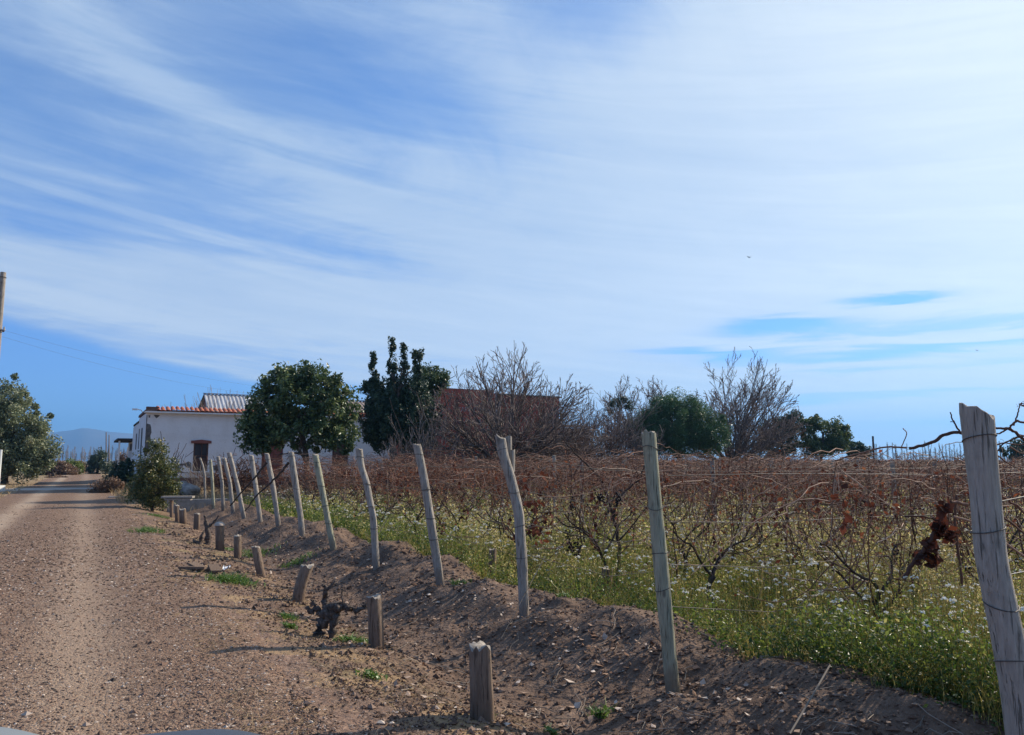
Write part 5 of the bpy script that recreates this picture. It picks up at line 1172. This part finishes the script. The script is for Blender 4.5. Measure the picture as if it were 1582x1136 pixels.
# ------------------------------------------------------------------ poles, wires, bird, car
def pole(name, label, pts, r0, r1, parts=None, m=M_TRUNK):
    loc = np.array(pts[0]); root = link(name, None, None, loc); mb = MB(); P = np.array([np.array(q)-loc for q in pts]); t = np.linspace(0, len(P)-1, 12)
    Q = np.stack([np.interp(t, np.arange(len(P)), P[:, c]) for c in range(3)], 1); tubes(mb, Q, np.linspace(r0, r1, 12), 12, .5, cap=True); mb.build('shaft', m, root); tag(root, label, 'utility pole'); return root, loc
Yp = 27.0; tp = at(5, 421, Yp); bs = at(-22, 770, Yp)
r_, loc = pole('utility_pole', 'leaning wooden utility pole cut by the left picture edge', [bs, tp], .115, .095, m=M_POST)
mb = MB(); ring(mb, np.array(tp)-loc-np.array([0, 0, .2]), .115, .01); ring(mb, np.array(at(0, 512, Yp))-loc, .13, .012, turns=2); mb.build('band', M_WIRE, r_)
mb = MB(); q = np.array(at(3, 510, Yp))-loc; mb.box(q, (.22, .06, .05)); tubes(mb, np.array([q+[.08, 0, .02], q+[.08, 0, .12]]), np.array([.03, .02]), 8, cap=True); mb.build('insulator', M_CONC, r_)
pe = at(531, 606, 50); r2, l2 = pole('utility_pole', 'thin dark pole on the roofs between the round tree and the conifer', [at(532, 730, 50), pe], .06, .045, m=M_TWIGD)
def wire(p, q, sag, label):
    t = np.linspace(0, 1, 40)[:, None]; P = np.array(p)*(1-t)+np.array(q)*t; P[:, 2] -= (sag*4*t*(1-t))[:, 0]; mb = MB(); tubes(mb, P, np.full(40, .003), 5); tag(mb.build('overhead_wire', M_WIRE), label, 'wire', 'overhead wires from the leaning pole')
wire(at(4, 510, Yp), at(531, 607, 50), .55, 'upper overhead wire from the leaning pole towards the house roofs'); wire(at(3, 520, Yp), at(531, 613, 50), .75, 'lower overhead wire from the leaning pole towards the house roofs')
wire(at(412, 606, 33.0), at(463, 609, 32.5), .0, 'short pale wire crossing the dark round tree')
for u, v in ((164, 668), (168.5, 672)):
    pole('telephone_pole', ['taller of two thin far poles above the blue green bush', 'shorter of two thin far poles above the blue green bush'][v > 670], [at(u, 716, 150), at(u, v, 150)], .13, .09, m=M_TWIG)
p = at(1, 695, 40); mb = MB(); tubes(mb, np.array([[p.x, p.y, -.1], [p.x, p.y, p.z]]), np.array([.10, .09]), 10, cap=True); mb.box((p.x, p.y, .12), (.5, .5, .35)); tag(mb.build('white_marker_post', M_REVEAL, None, False), 'white marker post at the left edge in front of the big bushy tree', 'post')
p = at(-120, 650, 120)
mp = at(1347, 674, 40); mb = MB(); tubes(mb, np.array([[mp.x, mp.y, -.4], [mp.x+.05, mp.y, mp.z]]), np.array([.06, .05]), 8, cap=True); tag(mb.build('metal_post', M_TWIGD), 'thin dark post poking above the vines against the sky', 'post')
def bird(u, v, Y, span, label):
    mb = MB(); t = np.linspace(-1, 1, 9); tubes(mb, np.stack([t*.12*span, t*0, t*.02*span], 1)*2, .05*span*np.sqrt(np.maximum(1-t**2, .02)), 8, .2)
    for sgn in (-1, 1):
        w = [(0.03, 0, 0), (-.10, 0, 0), (-.14, sgn*.28, .16), (-.05, sgn*.5, .30), (.02, sgn*.26, .17)]; V = np.array(w)*span; mb.ngon(V); mb.ngon((V-np.array([0, 0, .01*span]))[::-1])
    o = mb.build('bird', M_RUBBER, None, True, at(u, v, Y)); o.rotation_euler = (.2, -.35, .5); tag(o, label, 'bird')
bird(1158, 398, 60, .5, 'small dark bird gliding in the pale clouds'); bird(1510, 542, 150, .8, 'tiny bird speck over the right blue cloud gap')
def car():
    # the observer's own vehicle: bonnet just below the eye, heading along the road
    root = frame(0, 0); root.name = 'parked_car'; tag(root, 'dark grey car bonnet edge peeking in at the bottom left', 'car')
    def surf(x0, x1, y0, y1, fn, nx=50, ny=50):
        X, Y = np.meshgrid(np.linspace(x0, x1, nx), np.linspace(y0, y1, ny), indexing='ij'); Z = fn(X, Y); idx = np.arange(nx*ny).reshape(nx, ny)
        q = MB(); q.add(np.stack([X, Y, Z], -1), np.stack([idx[:-1, :-1], idx[1:, :-1], idx[1:, 1:], idx[:-1, 1:]], -1).reshape(-1, 4)); return q
    zf = at(280, 1127, 1.66)
    def h(X, Y):
        front = 1.86-.10*((X+.2)/.8)**2; drop = np.maximum(0, Y-(front-.35)); z = .965-.9*drop**2.2*2.2-.09*np.abs((X+.15)/.75)**4
        z = z+.075*np.exp(-((X-.15)/.26)**4)*(1-sm(Y, front-.10, front))-.0
        return np.maximum(z, .45)
    def fit(q, u0, u1, vt):
        V = np.concatenate(q.V); x = V[:, 0]*DY+V[:, 1]*DX; y = -V[:, 0]*DX+V[:, 1]*DY
        f = y*CT+(V[:, 2]-EYE)*ST; uu = 791+FPX*x/f
        for _ in range(4):
            f = y*CT+(V[:, 2]-EYE)*ST; vv = 568-FPX*(-y*ST+(V[:, 2]-EYE)*CT)/f; k = (uu > u0)&(uu < u1)&(f > .3); d_ = (vv[k].min()-vt)/FPX*2.0; V[:, 2] += d_
        q.V = [V]; return q
    q = surf(-.92, .58, .75, 2.05, h, 90, 90); fit(q, 180, 400, 1123); q.build('bonnet', M_CAR, root)
    q = surf(-.46, -.03, 1.55, 2.16, lambda X, Y: .955-.5*((X+.25)/.22)**2*.12-1.3*np.maximum(0, Y-1.94)**1.6*2, 40, 40); fit(q, -60, 60, 1118); q.build('fender_trim', M_CARL, root)
    b = MB(); b.box((-.17, 1.4, .55), (1.46, 1.1, .5)); b.box((-.17, -.2, .62), (1.5, 1.7, .5)); b.build('body', M_CAR, root, False)
    b = MB(); b.box((-.17, 2.0, .42), (1.5, .2, .22)); b.build('bumper', M_CARL, root, False)
    for x in (-.72, .38):
        l = MB(); tubes(l, np.array([[x, 1.95, .66], [x, 2.03, .66]]), np.array([.1, .1]), 20, cap=True); l.build('headlight', M_LAMP, root)
        for y in (1.45, -.8):
            w = MB(); sx = x-.12 if x < 0 else x+.12; tubes(w, np.array([[sx-.1, y, .33], [sx+.1, y, .33]]), np.array([.33, .33]), 28, cap=True); wo = w.build('wheel', M_RUBBER, root); rr = MB(); tubes(rr, np.array([[sx-.108, y, .33], [sx+.108, y, .33]]), np.array([.2, .2]), 20, cap=True); rr.build('rim', M_CARL, wo)
car()

# ------------------------------------------------------------------ haze
def haze():
    mb = MB(); x0, x1, y0, y1, z0, z1 = -7000, 7000, -6500, 6500, -60, 330
    V = [(x, y, z) for x in (x0, x1) for y in (y0, y1) for z in (z0, z1)]
    mb.add(V, [(0,1,3,2),(4,6,7,5),(0,4,5,1),(2,3,7,6),(0,2,6,4),(1,5,7,3)])
    m = bpy.data.materials.new('haze'); m.use_nodes = True; nt = m.node_tree; nt.nodes.clear(); v = nt.nodes.new('ShaderNodeVolumePrincipled')
    v.inputs['Color'].default_value = (.20, .52, 1, 1); v.inputs['Density'].default_value = 2.1e-4; v.inputs['Anisotropy'].default_value = .3
    o = nt.nodes.new('ShaderNodeOutputMaterial'); nt.links.new(v.outputs[0], o.inputs['Volume'])
    tag(mb.build('haze', m, None, False), 'thin blue haze in the distance', 'haze', kind='stuff')
HAZE = True
if HAZE: haze()
